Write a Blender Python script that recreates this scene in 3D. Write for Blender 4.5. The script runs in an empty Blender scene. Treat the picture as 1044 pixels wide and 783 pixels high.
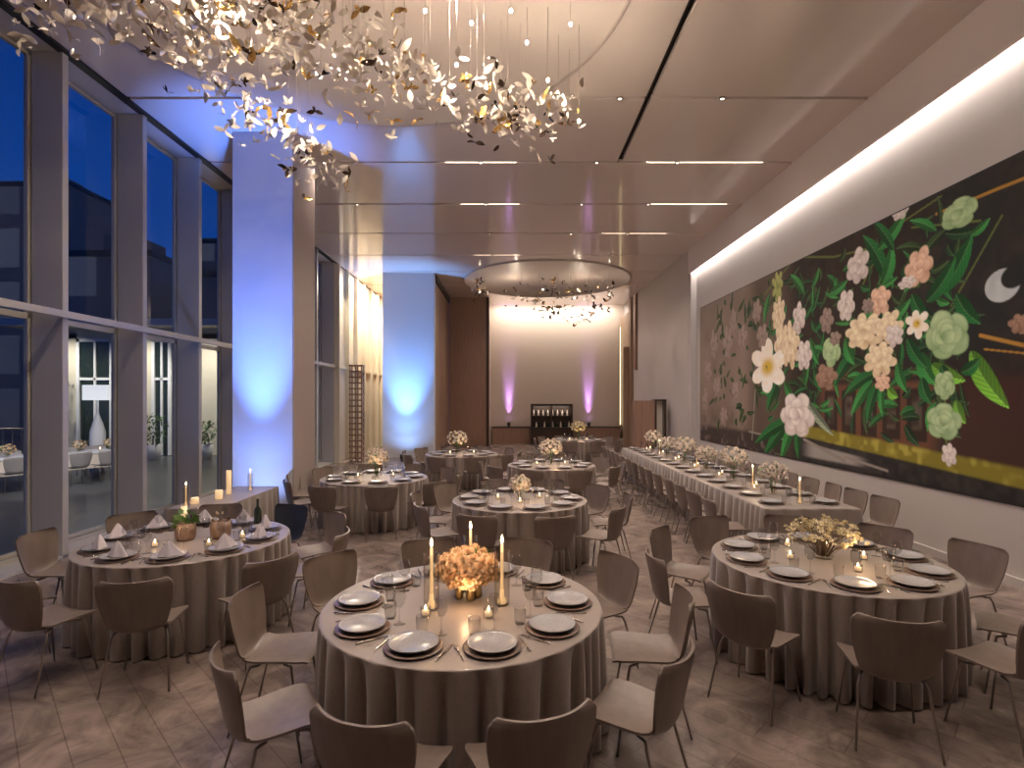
import bpy, bmesh, math, random
import numpy as np
from mathutils import Vector, Matrix
PI = math.pi
SC = bpy.context.scene
C = SC.collection
R = random.Random(7)

# ------------------------------------------------------------ camera, world, lights
CAM_H = 2.13
cd = bpy.data.cameras.new('camera'); cam = bpy.data.objects.new('camera', cd); C.objects.link(cam)
cam.location = (0, 0, CAM_H); cam.rotation_euler = (PI/2, 0, 0)
cd.sensor_width = 36; cd.lens = 555/1044*36; cd.shift_x = 0.001; cd.shift_y = 16.5/1044
cd.clip_start = .05; cd.clip_end = 400
SC.camera = cam
SC.view_settings.view_transform = 'Standard'; SC.view_settings.look = 'None'
SC.view_settings.gamma = 1; SC.view_settings.use_curve_mapping = False
SC.view_settings.exposure = 0.8
SC.cycles.use_denoising = True
SC.cycles.max_bounces = 8; SC.cycles.diffuse_bounces = 4; SC.cycles.glossy_bounces = 4
SC.cycles.transmission_bounces = 6; SC.cycles.transparent_max_bounces = 16
SC.cycles.sample_clamp_indirect = 4.0
SC.cycles.caustics_reflective = False; SC.cycles.caustics_refractive = False

w = bpy.data.worlds.new('dusk'); SC.world = w; w.use_nodes = True
nt = w.node_tree; nt.nodes.clear()
tc = nt.nodes.new('ShaderNodeTexCoord'); sp = nt.nodes.new('ShaderNodeSeparateXYZ')
cr = nt.nodes.new('ShaderNodeValToRGB'); bg = nt.nodes.new('ShaderNodeBackground'); ow = nt.nodes.new('ShaderNodeOutputWorld')
nt.links.new(tc.outputs['Generated'], sp.inputs[0]); nt.links.new(sp.outputs['Z'], cr.inputs[0])
cr.color_ramp.elements[0].position = 0.0; cr.color_ramp.elements[0].color = (.006, .045, .20, 1)
cr.color_ramp.elements[1].position = .7; cr.color_ramp.elements[1].color = (.001, .008, .06, 1)
e = cr.color_ramp.elements.new(.35); e.color = (.001, .028, .16, 1)
nt.links.new(cr.outputs[0], bg.inputs[0]); bg.inputs[1].default_value = 1.0
nt.links.new(bg.outputs[0], ow.inputs[0])

WARM = (1, .83, .71)
def lamp(name, kind, loc, energy, col, aim=None, size=.1, angle=60, blend=.6, size_y=None):
    l = bpy.data.lights.new(name, kind); o = bpy.data.objects.new(name, l); C.objects.link(o)
    o.location = loc; l.energy = energy; l.color = col
    if kind == 'SPOT': l.spot_size = math.radians(angle); l.spot_blend = blend; l.shadow_soft_size = size
    elif kind == 'POINT': l.shadow_soft_size = size
    else:
        l.shape = 'RECTANGLE'; l.size = size; l.size_y = size_y or size
    if aim is not None:
        o.rotation_euler = (Vector(aim)-Vector(loc)).to_track_quat('-Z', 'Y').to_euler()
    return o
CEIL = 6.85
JOINTS = [1.6, 3.9, 6.2, 8.5, 10.8, 13.1, 15.4, 17.7, 20.0, 22.3]
DOWN = [(x, y) for y in JOINTS for x in (-3.7, -.6, 3.3)]+[(1.7, y) for y in (8.5, 10.8, 13.1, 15.4)]  # the extra aisle row is added to brighten floor and tabletops
for x, y in DOWN:
    if y > 18 and x < -3: continue
    if (x, y) in ((-3.7, 8.5), (-3.7, 17.7)): continue
    en = 112
    lamp('downlight_beam', 'SPOT', (x, y, CEIL-.06), en, WARM, (x, y, 0), .04, 130, 1.0)
# cove light hidden behind the fascia along the mural wall
lamp('cove_light', 'AREA', (5.70, 9.0, 6.32), 95, (1, .92, .86), (5.74, 9.0, 0), .07, size_y=16.2).rotation_euler = (0, math.radians(4), 0)
# blue uplights at the two columns
BLUE = (.10, .25, 1)
for z, en, an, c_ in ((1.65, 56, 120, (.30, .44, 1)), (3.3, 90, 80, BLUE), (5.3, 2300, 38, BLUE)):
    lamp('blue_uplight_beam', 'SPOT', (-4.36, 8.80, .24), en, c_, (-4.36, 9.56, z), .05, an, 1.0)
for z, en, an, c_ in ((1.7, 48, 130, (.26, .50, 1)), (3.5, 120, 84, (.15, .40, 1)), (5.3, 1800, 50, (.15, .40, 1))):
    lamp('blue_uplight_beam', 'SPOT', (-3.86, 19.30, .24), en, c_, (-3.86, 20.15, z), .05, an, 1.0)
# purple uplights in the niche, slot light over it
for x in (-.1, 3.83):
    lamp('purple_uplight_beam', 'SPOT', (x, 26.80, 1.08), 130, (.55, .28, 1), (x, 27.0, 2.3), .02, 36, 1.0)
    lamp('purple_uplight_beam', 'SPOT', (x, 26.80, 1.08), 700, (.55, .30, 1), (x, 27.0, 3.3), .02, 20, 1.0)
lamp('niche_slot_light', 'AREA', (2.2, 26.3, 6.75), 92, (1, .90, .80), (2.2, 27.0, 4.5), .12, size_y=.12).data.size = 6.0
# warm wash on the cream wall by the far windows
for y, en in ((21.2, 150), (23.6, 120)):
    lamp('bay_wash_light', 'AREA', (-5.15, y, 6.75), en, (1, .88, .70), (-5.8, y, 2.0), .3, size_y=.3)
lamp('bay_wash_light', 'SPOT', (-5.3, 18.9, 6.7), 160, (1, .88, .70), (-6.0, 19.6, 2.5), .1, 80, 1.0)
# lamps of the terrace outside
for x in (-17, -14.2, -11.6, -9):
    lamp('terrace_light', 'SPOT', (x, 19.3, 4.75), 340, (1, .88, .70), (x, 21.0, 1.9), .1, 110, 1.0)
lamp('terrace_light', 'SPOT', (-8.6, 11.2, 5.2), 900, (1, .88, .76), (-12.2, 14.2, 0), .2, 60, .8)

# ------------------------------------------------------------ materials
def mat(name, col, rough=.5, metal=0, col2=None, scale=5, bump=0, spec=.5, stretch=(1, 1, 1), emit=None, estr=0, sheen=0, coat=0, trans=0):
    m = bpy.data.materials.new(name); m.use_nodes = True
    t = m.node_tree; b = t.nodes['Principled BSDF']
    b.inputs['Base Color'].default_value = (*col, 1); b.inputs['Roughness'].default_value = rough
    b.inputs['Metallic'].default_value = metal; b.inputs['Specular IOR Level'].default_value = spec
    if sheen: b.inputs['Sheen Weight'].default_value = sheen
    if coat: b.inputs['Coat Weight'].default_value = coat; b.inputs['Coat Roughness'].default_value = .08
    if trans: b.inputs['Transmission Weight'].default_value = trans
    if emit: b.inputs['Emission Color'].default_value = (*emit, 1); b.inputs['Emission Strength'].default_value = estr
    if col2 is not None or bump:
        tc = t.nodes.new('ShaderNodeTexCoord'); mp = t.nodes.new('ShaderNodeMapping'); mp.inputs['Scale'].default_value = stretch
        n = t.nodes.new('ShaderNodeTexNoise'); n.inputs['Scale'].default_value = scale; n.inputs['Detail'].default_value = 5
        t.links.new(tc.outputs['Object'], mp.inputs[0]); t.links.new(mp.outputs[0], n.inputs['Vector'])
        if col2 is not None:
            r = t.nodes.new('ShaderNodeValToRGB')
            r.color_ramp.elements[0].color = (*col, 1); r.color_ramp.elements[1].color = (*col2, 1)
            r.color_ramp.elements[0].position = .35; r.color_ramp.elements[1].position = .65
            t.links.new(n.outputs[0], r.inputs[0]); t.links.new(r.outputs[0], b.inputs['Base Color'])
        if bump:
            bp = t.nodes.new('ShaderNodeBump'); bp.inputs['Strength'].default_value = bump; bp.inputs['Distance'].default_value = .01
            t.links.new(n.outputs[0], bp.inputs['Height']); t.links.new(bp.outputs[0], b.inputs['Normal'])
    return m
def glass(name, tint=(1, 1, 1), gloss=.03, fres=1.45, alpha_rough=0):
    m = bpy.data.materials.new(name); m.use_nodes = True; t = m.node_tree; t.nodes.clear()
    a = t.nodes.new('ShaderNodeBsdfTransparent'); a.inputs[0].default_value = (*tint, 1)
    g = t.nodes.new('ShaderNodeBsdfGlossy'); g.inputs['Roughness'].default_value = gloss
    lw = t.nodes.new('ShaderNodeLayerWeight'); lw.inputs[0].default_value = .5
    pw = t.nodes.new('ShaderNodeMath'); pw.operation = 'POWER'; pw.inputs[1].default_value = 4.5; t.links.new(lw.outputs['Facing'], pw.inputs[0])
    f = t.nodes.new('ShaderNodeMath'); f.operation = 'MULTIPLY_ADD'; f.inputs[1].default_value = .9; f.inputs[2].default_value = (fres-1)**2/(fres+1)**2; f.use_clamp = True
    t.links.new(pw.outputs[0], f.inputs[0])
    mx = t.nodes.new('ShaderNodeMixShader'); o = t.nodes.new('ShaderNodeOutputMaterial')
    t.links.new(f.outputs[0], mx.inputs[0]); t.links.new(a.outputs[0], mx.inputs[1]); t.links.new(g.outputs[0], mx.inputs[2])
    t.links.new(mx.outputs[0], o.inputs[0]); return m
M = {}
M['ceiling'] = mat('satin stretch ceiling', (.72, .63, .58), .09, spec=1.0)
M['ceil_gap'] = mat('dark slot', (.03, .022, .018), .6)
M['disc'] = mat('matt ceiling disc', (.50, .43, .385), .5)
M['soffit'] = mat('grey soffit paint', (.6, .56, .53), .55)
M['fascia'] = mat('fascia plaster', (.78, .70, .66), .5)
M['wall'] = mat('warm white plaster', (.50, .455, .43), .55, col2=(.52, .475, .45), scale=1)
M['column'] = mat('white column paint', (.58, .59, .64), .5)
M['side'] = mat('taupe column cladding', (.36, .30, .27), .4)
M['fin'] = mat('satin aluminium fin', (.50, .48, .445), .42, .1)
M['black'] = mat('black trim', (.012, .011, .011), .4)
M['wood'] = mat('brown wood panelling', (.33, .20, .145), .38, col2=(.27, .16, .115), scale=3, stretch=(6, 6, .4))
M['woodlight'] = mat('light oak panelling', (.36, .25, .17), .38, col2=(.30, .2, .14), scale=3, stretch=(6, 6, .4))
M['darkwood'] = mat('dark wood', (.05, .028, .02), .35, col2=(.035, .02, .014), scale=4, stretch=(1, 6, 6))
M['niche'] = mat('niche plaster', (.60, .50, .42), .35)
M['cream'] = mat('cream wall', (.66, .60, .48), .5)
M['winglass'] = glass('window glass', (.86, .9, .94), .01, 1.5)
M['glass'] = glass('clear drinking glass', (.93, .93, .93), .03, 1.35)
M['vaseglass'] = glass('hurricane glass', (.96, .94, .9), .02, 1.4)
M['shell'] = mat('taupe moulded shell', (.165, .125, .103), .36, col2=(.195, .150, .125), scale=2, stretch=(8, 8, 1))
M['leg'] = mat('brushed bronze steel', (.33, .28, .25), .3, .8)
M['greyshell'] = mat('pale grey shell', (.42, .38, .37), .45)
M['cloth'] = mat('taupe satin tablecloth', (.235, .188, .162), .34, col2=(.265, .213, .185), scale=60, sheen=.4)
M['charger'] = mat('brown charger', (.16, .10, .075), .35)
M['plate'] = mat('speckled grey stoneware', (.28, .27, .28), .2, col2=(.37, .355, .365), scale=120)
M['napkin'] = mat('lilac grey napkin', (.55, .50, .54), .7, bump=.2, scale=90)
M['steel'] = mat('cutlery steel', (.62, .58, .55), .2, 1)
M['wax'] = mat('ivory wax', (.85, .78, .62), .5)
M['litwax'] = mat('glowing ivory wax', (.85, .72, .5), .5, emit=(1, .62, .3), estr=.35)
M['flame'] = mat('candle flame', (1, .7, .3), .5, emit=(1, .72, .38), estr=12)
M['brass'] = mat('aged brass', (.5, .36, .18), .3, .9)
M['pottery'] = mat('brown pottery', (.20, .12, .08), .5, col2=(.33, .22, .16), scale=14)
M['rose'] = mat('peach rose petals', (.84, .58, .36), .55, col2=(.90, .72, .52), scale=20)
M['whiteflower'] = mat('white flower petals', (.80, .74, .66), .55, col2=(.85, .70, .60), scale=16)
M['strawflower'] = mat('straw yellow flower', (.74, .64, .40), .6, col2=(.82, .74, .54), scale=16)
M['green'] = mat('foliage', (.06, .14, .03), .5, col2=(.10, .20, .05), scale=10)
M['stem'] = mat('dry stem', (.22, .15, .08), .6)
M['bottle'] = mat('dark bottle', (.02, .03, .02), .08, spec=.8)
M['sparkle'] = mat('clear glass leaf', (.78, .70, .62), .10, .15, spec=1, coat=1)
M['gold'] = mat('gold leaf piece', (.80, .52, .20), .22, .75)
M['mirror'] = mat('bronze mirror leaf', (.10, .07, .055), .12, .85)
M['whiteleaf'] = mat('opal glass leaf', (.85, .76, .68), .2, spec=.8)
M['bulb'] = mat('pin light', (1, .9, .8), .5, emit=(1, .86, .68), estr=14)
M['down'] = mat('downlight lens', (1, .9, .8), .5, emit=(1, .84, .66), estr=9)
M['strip'] = mat('warm strip diffuser', (1, .8, .4), .5, emit=(1, .80, .42), estr=1.6)
M['wire'] = mat('steel wire', (.45, .38, .33), .35, .7)
M['white'] = mat('white paint', (.75, .75, .77), .5)
M['terrace'] = mat('terrace stone', (.07, .075, .08), .3, col2=(.10, .105, .11), scale=2)
M['charcoal'] = mat('charcoal shell', (.03, .035, .05), .4)
M['shade'] = mat('lit lamp shade', (.9, .88, .85), .6, emit=(1, .95, .9), estr=.5)
M['print'] = mat('print', (.2, .2, .2), .6)
M['cans'] = mat('black fixture', (.02, .02, .02), .4)
M['blueled'] = mat('blue lamp lens', (.2, .4, 1), .4, emit=(.2, .4, 1), estr=8)
M['purpleled'] = mat('purple lamp lens', (.6, .3, 1), .4, emit=(.6, .3, 1), estr=8)
def floor_mat():
    m = mat('brown stone floor', (.16, .12, .105), .27, bump=.22, scale=5)
    t = m.node_tree; b = t.nodes['Principled BSDF']
    tc = t.nodes.new('ShaderNodeTexCoord')
    mp = t.nodes.new('ShaderNodeMapping'); mp.inputs['Rotation'].default_value = (0, 0, .785)
    bk = t.nodes.new('ShaderNodeTexBrick'); bk.inputs['Scale'].default_value = 1; bk.inputs['Brick Width'].default_value = .9
    bk.inputs['Row Height'].default_value = .22; bk.inputs['Mortar Size'].default_value = .004
    bk.inputs['Color1'].default_value = (.235, .185, .16, 1); bk.inputs['Color2'].default_value = (.205, .16, .138, 1); bk.inputs['Mortar'].default_value = (.15, .115, .10, 1)
    n = t.nodes.new('ShaderNodeTexNoise'); n.inputs['Scale'].default_value = 2.2; n.inputs['Distortion'].default_value = 1.2; n.inputs['Detail'].default_value = 8; n.inputs['Roughness'].default_value = .65
    mx = t.nodes.new('ShaderNodeMix'); mx.data_type = 'RGBA'; mx.blend_type = 'OVERLAY'; mx.inputs['Factor'].default_value = .6
    cr = t.nodes.new('ShaderNodeValToRGB'); cr.color_ramp.elements[0].position = .36; cr.color_ramp.elements[1].position = .66
    cr.color_ramp.elements[0].color = (.14, .13, .12, 1); cr.color_ramp.elements[1].color = (.86, .84, .82, 1); t.links.new(n.outputs['Fac'], cr.inputs[0])
    t.links.new(tc.outputs['Object'], mp.inputs[0]); t.links.new(mp.outputs[0], bk.inputs['Vector']); t.links.new(tc.outputs['Object'], n.inputs['Vector'])
    t.links.new(bk.outputs['Color'], mx.inputs['A']); t.links.new(cr.outputs[0], mx.inputs['B'])
    t.links.new(mx.outputs['Result'], b.inputs['Base Color'])
    return m
M['floor'] = floor_mat()
def tower_mat():
    m = mat('dusk tower glass', (.012, .014, .022), .3)
    t = m.node_tree; b = t.nodes['Principled BSDF']
    tc = t.nodes.new('ShaderNodeTexCoord'); mp = t.nodes.new('ShaderNodeMapping'); mp.inputs['Rotation'].default_value = (PI/2, 0, 0)
    bk = t.nodes.new('ShaderNodeTexBrick'); bk.offset = 0; bk.inputs['Scale'].default_value = .33; bk.inputs['Brick Width'].default_value = .8; bk.inputs['Row Height'].default_value = 1.1
    bk.inputs['Mortar Size'].default_value = .16
    bk.inputs['Color1'].default_value = (.002, .003, .006, 1); bk.inputs['Color2'].default_value = (.022, .024, .036, 1); bk.inputs['Mortar'].default_value = (.004, .005, .01, 1)
    t.links.new(tc.outputs['Object'], mp.inputs[0]); t.links.new(mp.outputs[0], bk.inputs['Vector'])
    t.links.new(bk.outputs['Color'], b.inputs['Emission Color']); b.inputs['Emission Strength'].default_value = 1.0
    return m
M['tower'] = tower_mat()

# ------------------------------------------------------------ mesh builder
class MB:
    def __init__(s): s.v = []; s.f = []; s.mi = []; s.sm = []; s.mats = []; s.cur = 0
    def use(s, m):
        if m not in s.mats: s.mats.append(m)
        s.cur = s.mats.index(m); return s
    def add(s, vs, fs, smooth=False):
        o = len(s.v); s.v += [tuple(p) for p in vs]
        for f in fs: s.f.append(tuple(i+o for i in f)); s.mi.append(s.cur); s.sm.append(smooth)
        return s
    def box(s, x0, x1, y0, y1, z0, z1):
        return s.add([(x, y, z) for x in (x0, x1) for y in (y0, y1) for z in (z0, z1)],
                     [(0, 1, 3, 2), (4, 6, 7, 5), (0, 4, 5, 1), (2, 3, 7, 6), (0, 2, 6, 4), (1, 5, 7, 3)])
    def grid(s, pts, closed=False, smooth=True):      # pts[i][j]
        n = len(pts); m = len(pts[0]); fs = []
        for i in range(n-1):
            for j in range(m if closed else m-1):
                a, b = i*m+j, i*m+(j+1) % m
                fs.append((a, b, b+m, a+m))
        return s.add([p for r in pts for p in r], fs, smooth)
    def lathe(s, prof, n=24, c=(0, 0, 0), cap=True):   # prof = [(r, z)]
        pts = [[(c[0]+r*math.cos(2*PI*j/n), c[1]+r*math.sin(2*PI*j/n), c[2]+z) for j in range(n)] for r, z in prof]
        o = len(s.v); s.grid(pts, True)
        if cap:
            if prof[0][0] > 1e-4: s.f.append(tuple(o+j for j in reversed(range(n)))); s.mi.append(s.cur); s.sm.append(False)
            if prof[-1][0] > 1e-4: b = o+(len(prof)-1)*n; s.f.append(tuple(b+j for j in range(n))); s.mi.append(s.cur); s.sm.append(False)
        return s
    def tube(s, path, r, n=8):
        P = [Vector(p) for p in path]; rows = []
        for i, p in enumerate(P):
            d = (P[min(i+1, len(P)-1)]-P[max(i-1, 0)]).normalized()
            a = d.cross(Vector((0, 0, 1)))
            if a.length < 1e-3: a = d.cross(Vector((1, 0, 0)))
            a.normalize(); b = d.cross(a)
            rr = r[i] if isinstance(r, (list, tuple)) else r
            rows.append([tuple(p+rr*(math.cos(2*PI*j/n)*a+math.sin(2*PI*j/n)*b)) for j in range(n)])
        o = len(s.v); s.grid(rows, True)
        s.f.append(tuple(o+j for j in range(n))); s.mi.append(s.cur); s.sm.append(False)
        b = o+(len(P)-1)*n; s.f.append(tuple(b+j for j in reversed(range(n)))); s.mi.append(s.cur); s.sm.append(False)
        return s
    def append(s, other, mt):
        o = len(s.v); s.v += [tuple(mt @ Vector(p)) for p in other.v]
        for f, mi, sm in zip(other.f, other.mi, other.sm):
            m = other.mats[mi] if other.mats else None
            if m is not None: s.use(m)
            s.f.append(tuple(i+o for i in f)); s.mi.append(s.cur); s.sm.append(sm)
        return s
    def build(s, name, m=None, parent=None, bevel=0, **tags):
        me = bpy.data.meshes.new(name); me.from_pydata(s.v, [], s.f)
        if m is not None: s.mats = [m]; s.mi = [0]*len(s.f)
        for q in s.mats: me.materials.append(q)
        me.polygons.foreach_set('material_index', s.mi); me.polygons.foreach_set('use_smooth', s.sm)
        bm = bmesh.new(); bm.from_mesh(me); bmesh.ops.recalc_face_normals(bm, faces=bm.faces); bm.to_mesh(me); bm.free()
        me.update()
        o = bpy.data.objects.new(name, me); C.objects.link(o)
        if parent is not None: o.parent = parent
        if bevel:
            b = o.modifiers.new('bevel', 'BEVEL'); b.width = bevel; b.segments = 2; b.limit_method = 'ANGLE'
        for k, v in tags.items(): o[k] = v
        return o
def thing(name, label, cat, loc=(0, 0, 0), rz=0, group=None):
    o = bpy.data.objects.new(name, None); C.objects.link(o); o.empty_display_size = .1
    o.location = loc; o.rotation_euler = (0, 0, rz); o['label'] = label; o['category'] = cat
    if group: o['group'] = group
    return o
def tag(o, label, cat, group=None):
    o['label'] = label; o['category'] = cat
    if group: o['group'] = group
    return o
def struct(name, mb, m=None, **k):
    return mb.build(name, m, kind='structure', **k)
KIDS = {}
def kids(o):
    if o.name not in KIDS: KIDS[o.name] = [c for c in bpy.data.objects if c.parent == o]
    return KIDS[o.name]
USED = set()
def place(proto, loc, rz=0, label=None, group=None, scale=None):
    """first call moves the prototype itself, later calls copy it with its parts and sub-parts"""
    if proto.name not in USED:
        USED.add(proto.name); r = proto; kids(proto)
        for k in kids(proto): kids(k)
    else:
        r = proto.copy(); C.objects.link(r)
        for k in kids(proto):
            c = k.copy(); C.objects.link(c); c.parent = r
            for g in kids(k):
                d = g.copy(); C.objects.link(d); d.parent = c
    r.location = loc; r.rotation_euler = (0, 0, rz)
    if label: r['label'] = label
    if group: r['group'] = group
    if scale: r.scale = (scale,)*3
    return r

# ------------------------------------------------------------ room shell
struct('floor', MB().box(-6.5, 5.78, -5, 27.2, -.1, 0), M['floor'])
# ceiling panels with dark joints
c = MB().use(M['ceiling'])
G = .035
ys = [-5]+JOINTS+[27.2]
for i in range(len(ys)-1):
    a = ys[i]+(G if i else 0); b = ys[i+1]-G
    if b > 25: b = 27.2
    cols = [(-5.97, 2.10), (2.20, 5.6)] if a < 9 else [(-5.97, 5.6)]
    if i == len(ys)-2: cols = [(-5.97, 5.6)]
    for x0, x1 in cols: c.box(x0, x1, a, b, CEIL, CEIL+.08)
c.use(M['ceil_gap']).box(-6.1, 5.6, -5, 27.2, CEIL+.12, CEIL+.2)
struct('ceiling', c)
# track at the head of the windows (dark line) and the soffit outside it
t = MB().use(M['black']); t.box(-6.09, -5.97, -5, 25, CEIL-.04, CEIL+.06)
struct('trim_1', t)
struct('trim_2', MB().box(-6.6, -6.09, -5, 25, CEIL-.02, CEIL+.08), M['soffit'])
# two shallow round discs on the ceiling
def disc(name, cx, cy, r):
    m = MB().use(M['disc'])
    m.lathe([(0, -.03), (r-.10, -.03), (r-.10, -.04), (r-.06, -.05), (r-.02, -.04), (r, 0), (r, .03)], 96, (cx, cy, CEIL), False)
    struct(name, m)
disc('trim_3', -1.9, 6.0, 3.35); disc('trim_4', 1.4, 21.5, 3.3)
# right wall, fascia, baseboard, mural recess
wr = MB().use(M['wall']); wr.box(5.80, 6.0, -5, 17.2, 0, 7.2)
wr.box(5.6, 6.0, 17.2, 27.2, 0, 7.2)
struct('wall_right', wr)
fa = MB().use(M['fascia'])
prof = [(5.60, CEIL+.1), (5.60, 6.14), (5.615, 6.10), (5.63, 6.14), (5.63, CEIL+.1)]
fa.grid([[(x, y, z) for x, z in prof] for y in (-5, 17.2)], smooth=False)
struct('trim_5', fa)
struct('baseboard_right', MB().box(5.76, 5.8, -5, 17.2, 0, .1).box(5.56, 5.6, 17.2, 24.9, 0, .1), M['wall'])
struct('trim_6', MB().box(5.62, 5.82, 17.0, 17.2, 0, 6.3), M['wall'])
# wall behind the camera, left solid wall behind the camera
struct('wall_front', MB().box(-6.6, 6, -5.2, -5, 0, 7.1), M['wall'])
struct('wall_left', MB().box(-6.6, -6.05, -5, 2.4, 0, CEIL-.02), M['wall'])

# window wall: deep fins, transom, panes
FY = [2.52+1.6*i for i in range(12)]
for i, y in enumerate(FY):
    f = MB(); f.box(-6.45, -6.03, y, y+.1, 0, CEIL-.03)
    struct('trim_%d' % (10+i), f, M['fin'], bevel=.006)
struct('trim_30', MB().box(-6.025, -5.97, 2.4, 18.6, 3.24, 3.33), M['fin'])
struct('trim_31', MB().box(-6.56, -6.03, 2.4, 18.6, 0, .03).box(-6.56, -6.46, 2.4, 18.6, .03, .09), M['fin'])
for i in range(len(FY)-1):
    y0, y1 = FY[i]+.1, FY[i+1]
    wn = MB(); wn.use(M['fin'])
    for (a, b, c_, d) in ((y0-.05, y0+.03, .1, 6.8), (y1-.03, y1+.05, .1, 6.8), (y0, y1, .1, .15), (y0, y1, 6.76, 6.8), (y0, y1, 3.22, 3.3)):
        wn.box(-6.53, -6.47, a, b, c_, d)
    wo = struct('window_%d' % (i+1), wn)
    MB().box(-6.505, -6.495, y0+.03, y1-.03, .15, 6.76).build('pane', M['winglass'], wo)
# column one and the second column / wall mass behind it
cl = MB().use(M['column']); cl.box(-4.89, -3.84, 9.56, 10.6, 0, CEIL)
o1 = struct('wall_column', cl)
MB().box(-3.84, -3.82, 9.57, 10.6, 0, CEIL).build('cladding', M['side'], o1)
c2 = MB().use(M['column']); c2.box(-4.75, -2.84, 20.15, 20.5, 0, CEIL)
o2 = struct('wall_divider', c2)
wl = MB().use(M['wood'])
wl.box(-4.7, -2.87, 20.5, 25, 0, CEIL)
for k in range(4):
    wl.use(M['woodlight' if k % 2 == 0 else 'wood']).box(-2.87, -2.84, 20.52+k*1.12, 21.6+k*1.12, .12, 6.5)
wl.use(M['black']).box(-2.87, -2.80, 20.5, 25, 6.6, CEIL)
struct('wall_left_back', wl)
# cream wall beyond the last fin
wb = MB().box(-6.2, -6.0, 18.6, 25.2, 0, CEIL).box(-6.2, -4.75, 25, 25.2, 0, CEIL)
for y in (18.6, 19.7, 20.8, 21.9, 23.0, 24.1): wb.box(-6.0, -5.86, y, y+.10, 0, CEIL-.05)
wb.box(-6.0, -5.93, 18.6, 25, 3.24, 3.32)
struct('wall_bay', wb, M['cream'])
# back wall: wood panels left of the niche, plaster niche
bw = MB().use(M['wood']); bw.box(-2.84, -1.0, 25.0, 25.3, 0, CEIL+.1)
bw.use(M['darkwood']).box(-1.13, -1.02, 24.96, 25.0, 0, CEIL)
struct('wall_back_left', bw)
nb = MB().use(M['niche']); nb.box(-1.0, 5.6, 27.0, 27.2, 0, 7.0)
nb.use(M['niche']).box(-1.05, -1.0, 25.3, 27.0, 0, 7.0)
nb.use(M['woodlight']).box(5.45, 5.6, 25.2, 27.0, 0, 6.2)
struct('wall_back', nb)
struct('trim_7', MB().box(5.46, 5.62, 24.9, 25.2, 0, CEIL).box(5.2, 5.46, 25.15, 25.25, 0, 4.6), M['woodlight'])
struct('trim_8', MB().box(5.50, 5.6, 24.1, 24.5, 3.5, CEIL-.01), M['wood'])

# ------------------------------------------------------------ mural
FLOWERS=[(15.96,2.935,0.32,0.40,'dust'),(15.276,2.488,0.29,0.33,'dust'),(14.132,4.116,0.25,0.41,'dust'),(14.515,3.647,0.33,0.47,'dust'),(13.593,3.673,0.29,0.34,'dust'),(15.497,3.694,0.30,0.45,'dust'),(14.783,1.677,0.27,0.27,'dust'),(14.008,2.332,0.24,0.30,'dust'),(16.202,2.072,0.25,0.41,'dust'),(12.78,4.203,0.25,0.30,'dust'),(11.794,4.595,0.26,0.36,'yg'),(11.751,3.951,0.30,0.42,'cream'),(11.623,3.303,0.34,0.50,'cream'),(12.244,2.88,0.89,0.57,'lily'),(11.256,3.266,0.36,0.49,'cream'),(10.911,3.762,0.26,0.33,'white'),(10.729,3.019,0.29,0.33,'white'),(12.531,3.62,0.29,0.29,'dust'),(11.024,1.812,0.72,0.48,'white'),(9.993,2.562,0.37,0.25,'tan'),(9.81,3.014,0.30,0.27,'palegreen'),(9.38,3.752,0.27,0.29,'white'),(9.962,3.584,0.22,0.25,'dust'),(9.062,4.351,0.31,0.31,'white'),(8.532,3.683,0.27,0.25,'peach'),(8.936,3.257,0.47,0.31,'cream'),(8.354,3.244,0.35,0.26,'cream'),(8.532,2.776,0.39,0.29,'cream'),(8.204,3.106,0.21,0.18,'white'),(7.711,4.02,0.28,0.28,'peach'),(7.94,3.847,0.18,0.10,'white'),(7.749,3.219,0.23,0.20,'lily'),(7.225,2.989,0.38,0.33,'palegreen'),(7.258,2.326,0.18,0.20,'palegreen'),(7.274,1.842,0.31,0.25,'palegreen'),(7.177,1.406,0.13,0.17,'white'),(7.019,4.546,0.31,0.21,'palegreen'),(8.08,4.925,0.18,0.13,'white'),(6.403,3.48,0.24,0.20,'moon'),(6.181,2.999,0.14,0.13,'tan'),(9.692,3.23,0.18,0.14,'dust'),(8.464,2.405,0.18,0.14,'peach'),(8.813,3.654,0.15,0.14,'dust'),]
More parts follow.
